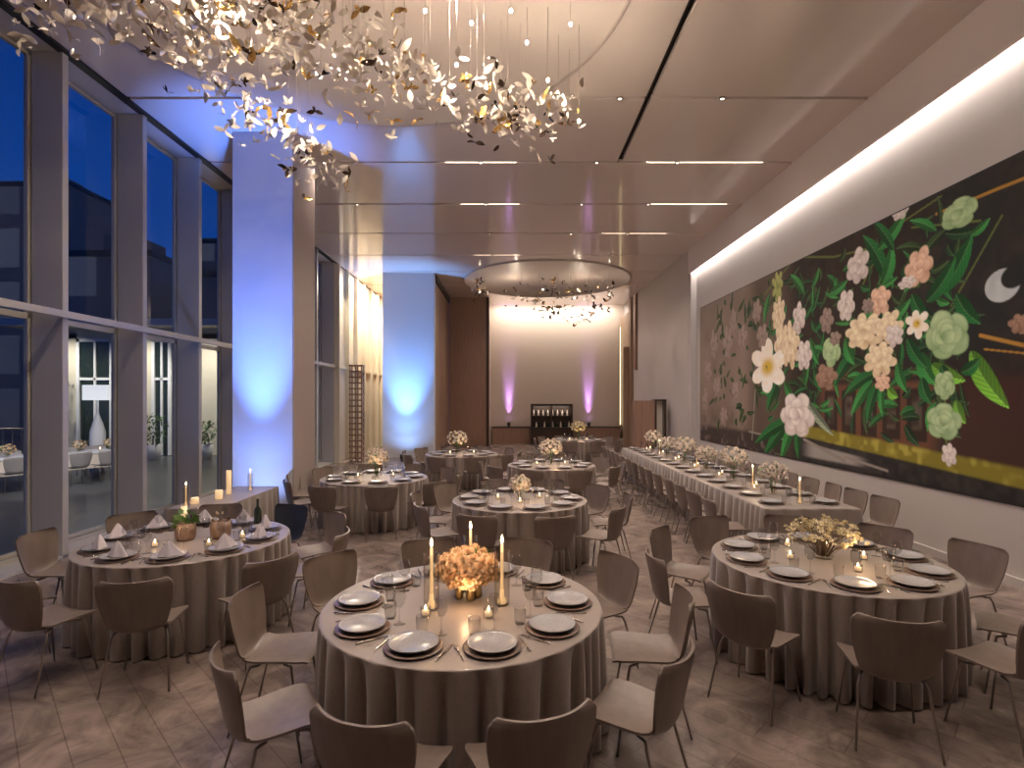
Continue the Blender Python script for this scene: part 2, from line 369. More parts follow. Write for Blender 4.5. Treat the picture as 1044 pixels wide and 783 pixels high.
LEAVES=[(7.341,3.558,6.811,4.216,0.15,0),(6.84,2.746,6.315,2.039,0.15,2),(7.566,3.493,7.066,3.989,0.13,0),(8.354,3.981,8.936,4.835,0.14,0),(8.577,4.495,7.94,4.891,0.12,1),(8.464,3.93,8.247,4.478,0.14,1),(11.1,1.79,12.482,0.826,0.17,0),(11.024,1.733,11.665,0.827,0.16,1),(10.911,1.697,10.948,0.946,0.14,0),(11.256,1.724,12.883,1.109,0.15,0),(10.729,2.188,9.75,1.498,0.11,3),(11.708,2.615,12.291,1.864,0.17,0),(11.498,2.503,11.024,2.09,0.12,1),(8.647,2.566,9.407,2.232,0.11,0),(8.693,2.443,9.245,1.863,0.11,1),(8.577,2.408,8.837,1.748,0.11,0),(8.464,2.435,8.464,1.871,0.09,1),(8.142,2.687,7.94,2.244,0.10,1),(8.354,2.326,8.121,2.174,0.09,2),(7.693,2.795,7.391,2.343,0.15,1),(7.478,2.615,6.914,2.379,0.12,2),(7.656,2.447,7.478,2.076,0.11,0),(6.989,2.483,6.697,2.649,0.09,0),(7.656,2.93,7.882,3.238,0.08,0),(7.94,3.031,7.566,2.58,0.11,0),(9.192,2.925,9.75,2.358,0.12,0),(9.407,3.198,9.139,2.723,0.13,1),(7.843,3.656,7.478,3.181,0.12,0),(7.066,3.505,6.697,3.071,0.12,0),(9.901,4.057,9.325,4.197,0.09,1),(10.729,4.218,11.256,4.726,0.10,1),(8.204,4.392,8.693,4.997,0.09,0),(7.391,4.434,7.882,4.729,0.07,1),(6.84,4.2,6.56,4.329,0.06,1),(12.151,4.495,12.434,3.877,0.11,1),(10.382,2.747,10.12,2.276,0.09,0),(10.518,3.324,10.216,2.793,0.09,1),(7.391,2.103,7.548,1.695,0.09,1),(7.066,2.13,6.914,1.831,0.09,2),(7.307,2.604,7.066,2.232,0.10,0),]
STROKES=[(9.75,4.695,11.024,5.03,0.019,0),(11.024,5.03,12.386,4.54,0.021,0),(8.464,4.54,9.75,4.695,0.016,0),(7.307,4.869,8.464,4.692,0.014,0),(6.697,4.338,7.843,4.617,0.013,0),(8.354,4.659,8.936,4.03,0.016,0),(11.925,4.451,12.105,2.959,0.022,0),(7.274,2.759,7.209,1.325,0.013,0),(6.403,4.299,7.307,3.157,0.012,0),(13.201,1.369,11.498,1.301,0.033,1),(12.78,2.959,13.04,1.19,0.035,1),(10.729,1.357,9.407,1.079,0.045,1),(9.407,1.147,8.354,1.046,0.032,1),(7.391,4.66,6.134,4.628,0.030,2),(6.697,2.926,6.134,2.749,0.035,2),(6.642,2.752,6.134,2.66,0.017,2),]
def make_mural():
    y0, y1, z0, z1 = 5.45, 16.62, .94, 4.93
    X = 5.775; st = .0145
    ny = int((y1-y0)/st)+1; nz = int((z1-z0)/st)+1
    Y, Z = np.meshgrid(np.linspace(y0, y1, ny), np.linspace(z0, z1, nz), indexing='ij')
    rs = np.random.RandomState(3)
    def vn(s, sy=None):         # smooth value noise
        sy = sy or s
        a = rs.rand(int(12/s)+3, int(5/sy)+3)
        u = (Y-5)/s; v = Z/sy; i = u.astype(int); j = v.astype(int); fu = u-i; fv = v-j
        fu = fu*fu*(3-2*fu); fv = fv*fv*(3-2*fv)
        return (a[i, j]*(1-fu)+a[i+1, j]*fu)*(1-fv)+(a[i, j+1]*(1-fu)+a[i+1, j+1]*fu)*fv
    col = np.zeros((ny, nz, 3))
    def mix(mask, c):
        nonlocal col
        col = col*(1-mask[..., None])+np.asarray(c)*mask[..., None]
    def win(a, b_, c, d):
        i0 = max(int((a-y0)/(y1-y0)*(ny-1)), 0); i1 = min(int((b_-y0)/(y1-y0)*(ny-1))+2, ny)
        j0 = max(int((c-z0)/(z1-z0)*(nz-1)), 0); j1 = min(int((d-z0)/(z1-z0)*(nz-1))+2, nz)
        return slice(i0, max(i1, i0)), slice(j0, max(j1, j0))
    def put_(w, m, c):
        m = m[..., None]; col[w] = col[w]*(1-m)+c*m
    def ss(x, a, b):
        t = np.clip((x-a)/(b-a), 0, 1); return t*t*(3-2*t)
    n1, n2, n3 = vn(1.1), vn(.3), vn(.09)
    col[:] = (.020, .015, .013)
    mix(ss(Y, 8.4, 7.2)*ss(Z, 2.3, 3)*.8, (.012, .020, .022))
    mix(n1*.6, (.035, .022, .016)); mix((n2*n3)*.7, (.055, .036, .028))
    mix(ss(Y, 10.8, 12.3)*(.35+.5*n1), (.19, .135, .105)); mix(ss(Y, 12.6, 13.6)*(.3+.4*vn(.5)), (.30, .235, .19))  # far end washed paler: glare on the picture put into its colour
    mix(ss(Y, 11.5, 14)*ss(Z, 2.2, 1.5)*.8*vn(.2), (.10, .07, .06))
    # little framed panels of a painted cabinet, low in the picture
    cab = ss(Z, 1.35, 1.5)*ss(Z, 2.45, 2.35)*ss(Y, 10.3, 10.0)*ss(Y, 7.2, 7.6)
    mix(cab, (.13, .055, .032))
    for k in range(5):
        c0 = 7.75+k*.52
        b = ss(np.abs(Y-c0), .21, .18)*ss(np.abs(Z-1.92), .40, .36)
        mix(b*.9, (.022, .014, .012)); b2 = ss(np.abs(Y-c0), .12, .08)*ss(np.abs(Z-1.95), .28, .2)*vn(.12)
        mix(b2*.8, (.16, .13, .10))
    mix(ss(Z, 2.45, 2.5)*ss(Z, 2.62, 2.57)*ss(Y, 10.3, 10)*ss(Y, 7.0, 7.4)*.6, (.12, .055, .03))
    mix(ss(Y, 7.3, 7.1)*ss(Z, 2.5, 2.3)*ss(Z, 1.25, 1.4), (.050, .022, .018))
    # yellow green ledge strip rising towards the left
    zs = 1.12+(Y-6.134)*.0615
    band = ss(Z, zs-.02, zs+.03)*ss(Z, zs+.27, zs+.20)*ss(Y, 11.3, 10.6)
    mix(band, (.20, .17, .022)); mix(band*ss(n2*n3, .15, .5)*.8, (.42, .36, .07))
    low = ss(Z, zs+.02, zs-.03)*ss(Y, 11.3, 10.6); mix(low, (.016, .016, .018)); mix(low*n3*.6, (.06, .05, .045))
    mix(ss(Y, 8.7, 9.3)*ss(Y, 10.9, 10.3)*ss(Z, zs-.08, zs-.13)*ss(Z, 1.0, 1.06)*.9, (.34, .31, .29))
    mix(ss(Y, 11.2, 11.6)*ss(Z, 1.45, 1.3)*.85, (.03, .024, .022)); mix(ss(Y, 11.2, 11.6)*ss(Z, 1.45, 1.3)*ss(n2*vn(.13), .3, .6)*.8, (.17, .13, .12))
    def stroke(ya, za, yb, zb, w, s):
        dy, dz = yb-ya, zb-za; L = dy*dy+dz*dz
        t = np.clip(((Y-ya)*dy+(Z-za)*dz)/L, 0, 1)
        d = np.hypot(Y-(ya+t*dy), Z-(za+t*dz))
        mix(ss(d, w*1.5, w*.7), [(.12, .15, .04), (.26, .23, .20), (.40, .21, .04)][s])
    for s in STROKES: stroke(*s[:4], s[4]*(1 if s[5] == 0 else .6), s[5])
    LC = [(.014, .105, .028), (.032, .19, .045), (.14, .36, .04), (.20, .24, .18), (.012, .045, .018), (.03, .06, .022)]
    def leaf(ya, za, yb, zb, w, s):
        dy, dz = yb-ya, zb-za; L = math.hypot(dy, dz); uy, uz = dy/L, dz/L
        W_ = win(min(ya, yb)-w, max(ya, yb)+w, min(za, zb)-w, max(za, zb)+w); y = Y[W_]; z = Z[W_]
        if y.size == 0: return
        a = ((y-ya)*uy+(z-za)*uz)/L; b = -(y-ya)*uz+(z-za)*uy
        b = b-.35*w*np.sin(np.clip(a, 0, 1)*PI)
        ww = w*np.sin(np.clip(a, 0, 1)**.8*PI)**.75+1e-4; q = np.abs(b)/ww
        m = ss(q, 1.03, .90)*(a > 0)*(a < 1)
        base = np.array(LC[s]); vein = .75+.35*np.sin(a*30+np.abs(b)*50)**2
        c = base*(np.where(b > 0, 1.45, .60)*vein*(.7+.6*a))[..., None]
        c = c+(ss(np.abs(b), .014, .004)*.06)[..., None]*np.array((.8, 1, .5))
        put_(W_, m, c)
    # dim leaves, twigs and petals deep in the picture
    for k in range(230):
        cy = 7.0+rs.rand()**1.3*8.5; cz = 1.6+rs.rand()*3.1; a = rs.rand()*6.28; l = .16+.34*rs.rand()
        leaf(cy, cz, cy+l*math.cos(a)*1.2, cz+l*math.sin(a), .035+.05*rs.rand(), 4+(k % 2))
    for k in range(90):
        cy = 7.3+rs.rand()*5.2; cz = 1.7+2.7*rs.rand(); a = rs.rand()*6.28; l = .2+.3*rs.rand()
        leaf(cy, cz, cy+l*math.cos(a)*1.2, cz+l*math.sin(a), .04+.04*rs.rand(), k % 2)
    for s in LEAVES: leaf(*s)
    FC = {'dust': ((.36, .28, .24), (.13, .09, .08)), 'cream': ((.86, .76, .56), (.50, .34, .17)), 'white': ((.80, .74, .70), (.36, .28, .26)),
          'lily': ((.86, .82, .76), (.62, .42, .05)), 'yg': ((.50, .52, .20), (.20, .24, .06)), 'tan': ((.38, .24, .17), (.13, .07, .05)),
          'palegreen': ((.48, .62, .36), (.15, .28, .11)), 'peach': ((.82, .60, .46), (.42, .20, .11)), 'moon': ((.52, .56, .58), (.24, .27, .3))}
    def flower(cy, cz, ry, rz_, k):
        W_ = win(cy-ry*1.2, cy+ry*1.2, cz-rz_*1.2, cz+rz_*1.2); y = Y[W_]; z = Z[W_]
        if y.size == 0: return
        u = (y-cy)/ry; v = (z-cz)/rz_; nz_ = n3[W_]; c1, c2 = [np.array(x) for x in FC[k]]
        if k == 'moon':
            m = ss(np.hypot(u, v), 1.0, .93)*ss(np.hypot(u+.60, v-.35), .62, .70)
            put_(W_, m, c2+(c1-c2)*(.6+.4*nz_)[..., None]); return
        rings = {'lily': ((6, .55, .52, .30),), 'palegreen': ((5, .46, .55, .50), (4, .26, .46, .40), (3, .12, .34, .30)), 'cream': ((8, .60, .42, .26), (7, .40, .38, .24), (5, .18, .32, .22)),
                 'yg': ((7, .60, .36, .24), (6, .30, .36, .24))}.get(k, ((6, .50, .50, .36), (5, .30, .42, .32), (3, .12, .30, .26)))
        for ri, (n, off, la, lb) in enumerate(rings):
            p0 = rs.rand()*6.28
            for i in range(n):
                th = p0+2*PI*i/n+.25*(rs.rand()-.5); o = off*(.9+.2*rs.rand()); l = la*(.85+.3*rs.rand())
                ux = u-o*math.cos(th); vx = v-o*math.sin(th)
                p = ux*math.cos(th)+vx*math.sin(th); q = -ux*math.sin(th)+vx*math.cos(th)
                d = np.hypot(p/l, q/(lb*(1+.18*p/l)))+.10*(nz_-.5)
                m = ss(d, 1.05, .92)
                t = np.clip(.40+.50*(p/l)*.8+.30*(q/lb)*(1 if i % 2 else -1)*.5+.25*(nz_-.4)+.12*ri+.2*v, 0, 1)
                t = t*(1-.45*ss(d, .78, .98))
                if k == 'lily': t = np.clip(ss(np.hypot(u, v), .12, .5)*(.75+.3*nz_), 0, 1)
                put_(W_, m, c2+(c1-c2)*t[..., None])
    for s in FLOWERS: flower(*s)
    col *= 1.2
    me = bpy.data.meshes.new('mural_picture')
    N = ny*nz
    co = np.stack([np.full((ny, nz), X), Y, Z], -1).reshape(-1, 3)
    a = (np.arange(ny-1)[:, None]*nz+np.arange(nz-1)[None]).reshape(-1)
    q = np.stack([a, a+1, a+nz+1, a+nz], -1)
    me.vertices.add(N); me.vertices.foreach_set('co', co.astype(np.float32).ravel())
    me.loops.add(q.size); me.loops.foreach_set('vertex_index', q.astype(np.int32).ravel())
    me.polygons.add(len(q)); me.polygons.foreach_set('loop_start', np.arange(0, q.size, 4, dtype=np.int32))
    me.update(calc_edges=True)
    at = me.color_attributes.new('paint', 'FLOAT_COLOR', 'POINT')
    at.data.foreach_set('color', np.concatenate([col.reshape(-1, 3), np.ones((N, 1))], 1).astype(np.float32).ravel())
    m = mat('printed mural', (0, 0, 0), .5, spec=.18)
    nd = m.node_tree.nodes.new('ShaderNodeVertexColor'); nd.layer_name = 'paint'
    m.node_tree.links.new(nd.outputs[0], m.node_tree.nodes['Principled BSDF'].inputs['Base Color'])
    me.materials.append(m)
    root = thing('mural', 'huge dark floral still life mural covering the right wall', 'mural', (5.79, 11, .92))
    o = bpy.data.objects.new('picture', me); C.objects.link(o); o.parent = root; o.location = (-5.79, -11, -.92)
    b = MB(); b.box(-.01, .01, y0-11.02, y1-10.98, 0, 4.03)
    b.build('backing', M['black'], root)
make_mural()

# ------------------------------------------------------------ chairs
def shell_strip(prof, half, edge_up, thick, n=14):
    """prof = [(y, z)] centre line, half(i) half width, edge_up(i) how far the edges rise along the normal"""
    P = [Vector((0, y, z)) for y, z in prof]; top = []; bot = []
    for i, p in enumerate(P):
        d = (P[min(i+1, len(P)-1)]-P[max(i-1, 0)]).normalized(); nrm = Vector((0, -d.z, d.y))
        if nrm.dot(Vector((0, .6, .8))) < 0: nrm = -nrm
        hw, eu = half[i], edge_up[i]; a = []; b = []
        for j in range(n+1):
            s = -1+2*j/n
            q = p+Vector((s*hw, 0, 0))+nrm*(eu*abs(s)**2.4)
            a.append(tuple(q)); b.append(tuple(q-nrm*thick))
        top.append(a); bot.append(b)
    m = MB(); m.grid(top); m.grid([list(reversed(r)) for r in bot])
    rim = []
    for i in range(len(P)): rim.append((top[i][0], bot[i][0]))
    L = [top[i][0] for i in range(len(P))]; L2 = [bot[i][0] for i in range(len(P))]
    m.grid([L, L2]); m.grid([[top[i][n] for i in range(len(P))], [bot[i][n] for i in range(len(P))]])
    m.grid([top[0], bot[0]]); m.grid([top[-1], bot[-1]])
    return m
def round_end(half, dist, r):
    out = []
    for h, d in zip(half, dist):
        if d < r: h = h-r+math.sqrt(max(r*r-(r-d)**2, 0))
        out.append(max(h, .02))
    return out
def smooth_path(pts, n):
    P = [Vector((0, a, b)) for a, b in pts]; out = []
    P = [2*P[0]-P[1]]+P+[2*P[-1]-P[-2]]
    for i in range(1, len(P)-2):
        for k in range(n):
            t = k/n; a, b, c, d = P[i-1:i+3]
            q = .5*((2*b)+(c-a)*t+(2*a-5*b+4*c-d)*t*t+(3*b-a-3*c+d)*t**3); out.append((q.y, q.z))
    out.append((P[-2].y, P[-2].z)); return out
def make_chair(name, label, mshell, mleg):
    t = thing(name, label, 'chair')
    sp = smooth_path([(.235, .437), (.222, .447), (.20, .452), (.10, .452), (-.02, .442), (-.12, .435), (-.175, .442)], 3)
    L = len(sp); half = []; d = []
    for i, (y, z) in enumerate(sp):
        f = (sp[0][0]-y)/(sp[0][0]-sp[-1][0]); half.append(.235-.035*f); d.append(sp[0][0]-y+.004)
    half = round_end(half, d, .075)
    s = shell_strip(sp, half, [.018+.03*(i/(L-1))**2 for i in range(L)], .013)
    s.build('seat', mshell, t)
    bp = smooth_path([(-.175, .442), (-.205, .458), (-.226, .50), (-.240, .57), (-.256, .65), (-.272, .73), (-.287, .80), (-.290, .820), (-.292, .833)], 4)
    zt = bp[-1][1]; half = []; d = []; eu = []
    for y, z in bp:
        f = (z-.442)/(zt-.442); half.append(.180+.070*math.sin(min(f*1.15, 1)*PI/2)-.012*max(f-.75, 0)); d.append(zt-z+.003); eu.append(.045+.02*f)
    half = round_end(half, d, .060)
    s = shell_strip(bp, half, eu, .013)
    s.build('backrest', mshell, t)
    for sx in (-1, 1):
        for (yt, yb) in ((.13, .20), (-.13, -.245)):
            MB().tube([(sx*.15, yt*.6, .425), (sx*.17, yt, .418), (sx*.185, yt+(yb-yt)*.12, .38), (sx*.225, yb, .006)], [.0085]*3+[.007], 8).build('leg', mleg, t)
    f = MB()
    for sy in (-1, 1): f.tube([(-.15, sy*.078, .425), (.15, sy*.078, .425)], .008, 6)
    f.build('seat_frame', mleg, t)
    return t
chair0 = make_chair('shell_chair', 'taupe shell chair', M['shell'], M['leg'])
dark0 = make_chair('shell_chair', 'dark shell chair', M['charcoal'], M['leg'])
pale0 = make_chair('shell_chair', 'pale shell chair', M['greyshell'], M['leg'])

# ------------------------------------------------------------ table ware prototypes
def one(mb, name, m=None):
    o = mb.build(name, m); return o
charger0 = one(MB().lathe([(0, 0), (.10, 0), (.155, .008), (.163, .013), (.160, .016), (.10, .007), (0, .006)], 36, cap=False), 'charger', M['charger'])
plate0 = one(MB().lathe([(0, .002), (.075, 0), (.085, .002), (.130, .018), (.140, .026), (.137, .029), (.120, .021), (.085, .010), (0, .009)], 36, cap=False), 'dinner_plate', M['plate'])
glassL = one(MB().lathe([(0, 0), (.036, .001), (.034, .004), (.006, .010), (.004, .03), (.0045, .095), (.018, .108), (.036, .135), (.040, .165), (.033, .218), (.0315, .218), (.0385, .165), (.034, .137), (.016, .112), (0, .106)], 20, cap=False), 'wine_glass', M['glass'])
glassS = one(MB().lathe([(0, 0), (.030, 0), (.036, .03), (.037, .10), (.0355, .10), (.0345, .03), (.028, .006), (0, .006)], 20, cap=False), 'water_glass', M['glass'])
def fork_mb():
    m = MB(); z = .0035
    m.tube([(0, -.10, z), (0, -.04, z), (0, .02, z+.004), (0, .045, z+.004)], [.005, .0035, .003, .006], 6)
    m.box(-.011, .011, .042, .058, z+.001, z+.005)
    for k in range(4): m.box(-.011+k*.0063, -.011+k*.0063+.0032, .056, .096, z+.001, z+.0045)
    return m
def knife_mb():
    m = MB(); z = .0045
    m.tube([(0, -.11, z), (0, -.06, z), (0, 0, z)], [.0055, .006, .0045], 6)
    b = [(-.006, 0), (.006, 0), (.009, .03), (.009, .08), (.003, .112), (-.006, .09)]
    m.add([(x, y, z-.001) for x, y in b]+[(x, y, z+.001) for x, y in b], [tuple(range(5, -1, -1)), tuple(range(6, 12))]+[(i, (i+1) % 6, (i+1) % 6+6, i+6) for i in range(6)])
    return m
fork0 = one(fork_mb(), 'fork', M['steel']); knife0 = one(knife_mb(), 'knife', M['steel'])
def napkin_mb():
    m = MB(); rows = []
    for i in range(9):
        f = i/8; r = .085*(1-f)**.8+.004; rows.append([((r*(1+.28*math.cos(3*a)+.08*math.cos(7*a+f*3)))*math.cos(a), (r*.62*(1+.15*math.cos(5*a)))*math.sin(a), .012+f*.125) for a in [2*PI*j/26 for j in range(26)]])
    m.grid(rows, True); return m
napkin0 = one(napkin_mb(), 'folded_napkin', M['napkin'])
def make_votive():
    t = thing('votive_candle', 'lit votive candle in a small glass', 'candle')
    MB().lathe([(0, 0), (.030, 0), (.033, .01), (.033, .06), (.031, .06), (.030, .012), (0, .010)], 18, cap=False).build('glass_cup', M['glass'], t)
    MB().lathe([(0, .012), (.024, .012), (.024, .038), (0, .038)], 14).build('candle', M['litwax'], t)
    MB().lathe([(0, .040), (.006, .046), (.007, .054), (.003, .066), (0, .074)], 10, cap=False).build('flame', M['flame'], t)
    return t
votive0 = make_votive()
def make_taper():
    t = thing('hurricane_candle', 'tall lit taper candle in a glass cylinder', 'candle')
    MB().lathe([(0, 0), (.048, 0), (.052, .004), (.052, .36), (.0505, .36), (.0495, .008), (0, .008)], 24, cap=False).build('glass_cylinder', M['vaseglass'], t)
    MB().lathe([(0, .009), (.030, .009), (.028, .03), (.015, .055), (.013, .10), (0, .10)], 18).build('candle_holder', M['litwax'], t)
    MB().lathe([(0, .10), (.011, .10), (.0095, .40), (.003, .405), (0, .405)], 14).build('candle', M['litwax'], t)
    MB().lathe([(0, .405), (.008, .415), (.010, .430), (.005, .452), (0, .466)], 10, cap=False).build('flame', M['flame'], t)
    return t
taper0 = make_taper()

# blooms and flower arrangements
def petal(m, r0, r1, w, z0, z1, ang, curl):
    rows = []
    for i in range(5):
        f = i/4; r = r0+(r1-r0)*f; z = z0+(z1-z0)*f**.8+curl*f*f; ww = w*math.sin(PI*(.18+.72*f))
        row = []
        for j in range(4):
            s = -1+2*j/3; a = ang+s*ww/max(r, .3*r1)
            row.append((r*math.cos(a), r*math.sin(a), z-.18*w*s*s*0+abs(s)*.1*w))
        rows.append(row)
    m.grid(rows)
def bloom_mb(r=.04, layers=4):
    m = MB()
    for l in range(layers):
        f = l/(layers-1)
        for k in range(5): petal(m, r*.05, r*(.35+.65*f), r*.55*(.5+.5*f), 0, r*(1.05-.55*f), 2*PI*k/5+l*.7, -r*.05+f*f*-.15*r)
    return m
ROSE = bloom_mb(.045); BUD = bloom_mb(.028, 3)
rose_me = {}
def bloom_obj(kind, mb, parent, loc, d, s=1):
    k = (kind, id(mb))
    if k not in rose_me:
        o = mb.build('bloom', M[kind], parent); rose_me[k] = o.data
    else:
        o = bpy.data.objects.new('bloom', rose_me[k]); C.objects.link(o); o.parent = parent
    o.location = loc; o.rotation_mode = 'QUATERNION'; o.rotation_quaternion = Vector(d).to_track_quat('Z', 'Y'); o.scale = (s,)*3
def leaves_mb(n, r, zc, rr, size=.06, zs=1):
    m = MB()
    for _ in range(n):
        d = Vector((rr.gauss(0, 1), rr.gauss(0, 1), rr.gauss(0, .8))).normalized()
        p = Vector((d.x*r, d.y*r, zc+d.z*r*zs)); a = d.cross(Vector((rr.random(), rr.random(), 1))).normalized(); s = size*(.7+.6*rr.random())
        q = d*.6+a*.8
        m.grid([[p, p, p], [p+q*s*.4-a.cross(d)*s*.25, p+q*s*.45+d*.004, p+q*s*.4+a.cross(d)*s*.25], [p+q*s, p+q*s, p+q*s]])
    return m
def bouquet(loc, label, kind, rad, zc, n, group=None, seed=1, vase='glass', flat=.75, bs=1):
    rr = random.Random(seed)
    t = thing('flower_arrangement', label, 'flowers', loc, 0, group)
    if vase == 'cups':
        for k in range(5):
            a = 2*PI*k/5; q = MB().lathe([(0, 0), (.022, 0), (.03, .02), (.026, .06), (.018, .10), (.016, .10), (.022, .05), (0, .01)], 14, (.07*math.cos(a), .07*math.sin(a), 0), False)
            q.build('bud_vase', M['brass'], t)
    elif vase == 'tall':
        MB().lathe([(0, 0), (.06, 0), (.05, .02), (.02, .05), (.02, zc-rad*.8), (.05, zc-rad*.6), (.06, zc-rad*.55), (0, zc-rad*.6)], 20, cap=False).build('vase', M['brass'], t)
    else:
        MB().lathe([(0, 0), (.05, 0), (.06, .03), (.055, .09), (.045, .12), (.043, .12), (.052, .08), (0, .01)], 20, cap=False).build('vase', M['vaseglass'] if vase == 'glass' else M['pottery'], t)
    st = MB()
    for k in range(10):
        a = rr.random()*6.28; st.tube([(.02*math.cos(a), .02*math.sin(a), .02), (.04*math.cos(a), .04*math.sin(a), zc-rad*.5), (rad*.5*math.cos(a), rad*.5*math.sin(a), zc)], .003, 4)
    st.build('stems', M['green'], t)
    leaves_mb(30 if n < 40 else 50, rad*.8, zc, rr, .06, flat).build('foliage', M['green'], t)
    for k in range(n):
        z = 1-2*(k+.5)/n*.82; th = k*2.39996; q = math.sqrt(max(1-z*z, 0))
        d = Vector((q*math.cos(th), q*math.sin(th), z)); s = bs*(.85+.4*rr.random()); j = 1+.12*(rr.random()-.5)
        bloom_obj(kind, ROSE, t, (d.x*rad*.8*j, d.y*rad*.8*j, zc+d.z*rad*.8*flat*j), d, s)
    return t
def spray(loc, label, kind, rad, h, n, group=None, seed=1):
    """loose bunch: many thin stems each ending in a small bud"""
    rr = random.Random(seed)
    t = thing('flower_arrangement', label, 'flowers', loc, 0, group)
    MB().lathe([(0, 0), (.07, 0), (.085, .03), (.07, .07), (.05, .09), (.048, .09), (.06, .06), (0, .01)], 20, cap=False).build('vase', M['vaseglass'], t)
    st = MB(); bd = MB()
    for k in range(n):
        a = rr.random()*6.28; q = rad*math.sqrt(rr.random()); z = h*(.72+.3*rr.random())*(1-.35*(q/rad)**2)
        e = Vector((q*math.cos(a), q*math.sin(a), z))
        st.tube([(e.x*.15, e.y*.15, .02), (e.x*.45, e.y*.45, z*.55), tuple(e)], .0022, 3)
        for i in range(3):
            g = e+Vector((rr.gauss(0, .018), rr.gauss(0, .018), rr.gauss(0, .015)))
            bd.append(BUD, Matrix.Translation(g) @ Vector((rr.gauss(0, .5), rr.gauss(0, .5), 1)).to_track_quat('Z', 'Y').to_matrix().to_4x4() @ Matrix.Scale(.55+.3*rr.random(), 4))
    st.build('stems', M['stem'], t)
    bd.build('blossoms', M[kind], t, kind='stuff')
    return t

# ------------------------------------------------------------ tables
TZ = .762; TR = .915
def skirt_cloth(path_pt, nper, seed, zt):
    """path_pt(s, off) gives a point on the outline pushed out by off"""
    rr = random.Random(seed); n = 288
    ph = []; x = 0
    folds = [rr.uniform(.6, 1.5) for _ in range(nper)]; tot = sum(folds); acc = 0; segs = []
    for f in folds: segs.append((acc/tot, f/tot, rr.uniform(.55, 1.1))); acc += f
    def wave(s):
        for a, l, am in segs:
            if a <= s < a+l: return am*(math.sin(PI*(s-a)/l)**.8-.6)
        return 0
    rows = []
    for z, k in ((zt, 0), (zt-.006, .10), (zt-.03, .26), (zt-.08, .42), (zt-.2, .66), (zt-.4, .85), (zt*.25, 1), (.012, 1.04)):
        rows.append([path_pt(j/n, .004+.150*k*wave(j/n)-.022*k)+(z,) for j in range(n)])
    return rows
def cloth_round(seed):
    def pt(s, off): a = 2*PI*s; return ((TR+off)*math.cos(a), (TR+off)*math.sin(a))
    rows = skirt_cloth(pt, 36, seed, TZ)
    n = len(rows[0]); top = []
    for r in (.02, .3, .6, .85, .9, TR-.003): top.append([(r*math.cos(2*PI*j/n), r*math.sin(2*PI*j/n), TZ+.004+(.0 if r > .88 else 0)) for j in range(n)])
    m = MB(); m.grid(top+rows, True); o = len(m.v)
    m.add([top[0][j] for j in range(n)], [tuple(range(n))], True); return m
cloths = [cloth_round(s) for s in (1, 2, 3)]
cloth_me = []
for m in cloths: pass
SEAT = ['near side, right of middle', 'near right', 'right side', 'far right', 'far side, right of middle',
        'far side, left of middle', 'far left', 'left side', 'near left', 'near side, left of middle']
top0 = MB().lathe([(0, .735), (TR-.07, .735), (TR-.05, .758), (0, .758)], 48)
_tabs = []
def round_table(x, y, name, base, k, ware=2, skip=(), tilt=0, chairs=True, chairover={}, settings=None):
    """name e.g. 'front candlelit table'"""
    if not _tabs:
        t = thing('round_table', 'round table', 'table')
        top0.build('tabletop', M['darkwood'], t)
        MB().lathe([(0, 0), (.30, 0), (.28, .02), (.05, .05), (.045, .735), (0, .735)], 24).build('pedestal', M['leg'], t)
        _tabs.append(t)
    place(_tabs[0], (x, y, 0), 0, 'round pedestal table hidden under the cloth of the '+name)
    key = 'cloth%d' % k
    if key not in _proto:
        _proto[key] = cloths[k].build('tablecloth', M['cloth'])
    c = place(_proto[key], (x, y, 0), R.random()*6, 'taupe floor-length satin cloth on the '+name, 'round table satin cloths'); c['category'] = 'tablecloth'
    for i in range(10):
        a = math.radians(base+36*i)
        lab = SEAT[int(round((base+36*i+72)/36)) % 10]
        if chairs and i not in skip:
            dx, dy, dr = chairover.get(i, (0, 0, 0))
            rr_ = 1.225+R.uniform(-.01, .04)
            pr = chair0; cn = 'taupe shell chair'
            if (name, i) in DARK: pr = dark0; cn = 'charcoal blue shell chair'
            place(pr, (x+rr_*math.cos(a)+dx, y+rr_*math.sin(a)+dy, 0), a+PI/2+math.radians(R.uniform(-7, 7)+dr),
                  '%s at the %s, %s' % (cn, name, lab), 'chairs round the '+name)['category'] = 'chair'
        if settings is not None and i not in settings: continue
        setting(x, y, TR-.215, a, name, lab, ware)
_proto = {}
DARK = {('round table by the windows', 4)}
TOPZ = TZ+.0045
def put(proto, x, y, z, rz, label, cat, group):
    o = place(proto, (x, y, z), rz, label, group); o['category'] = cat; return o
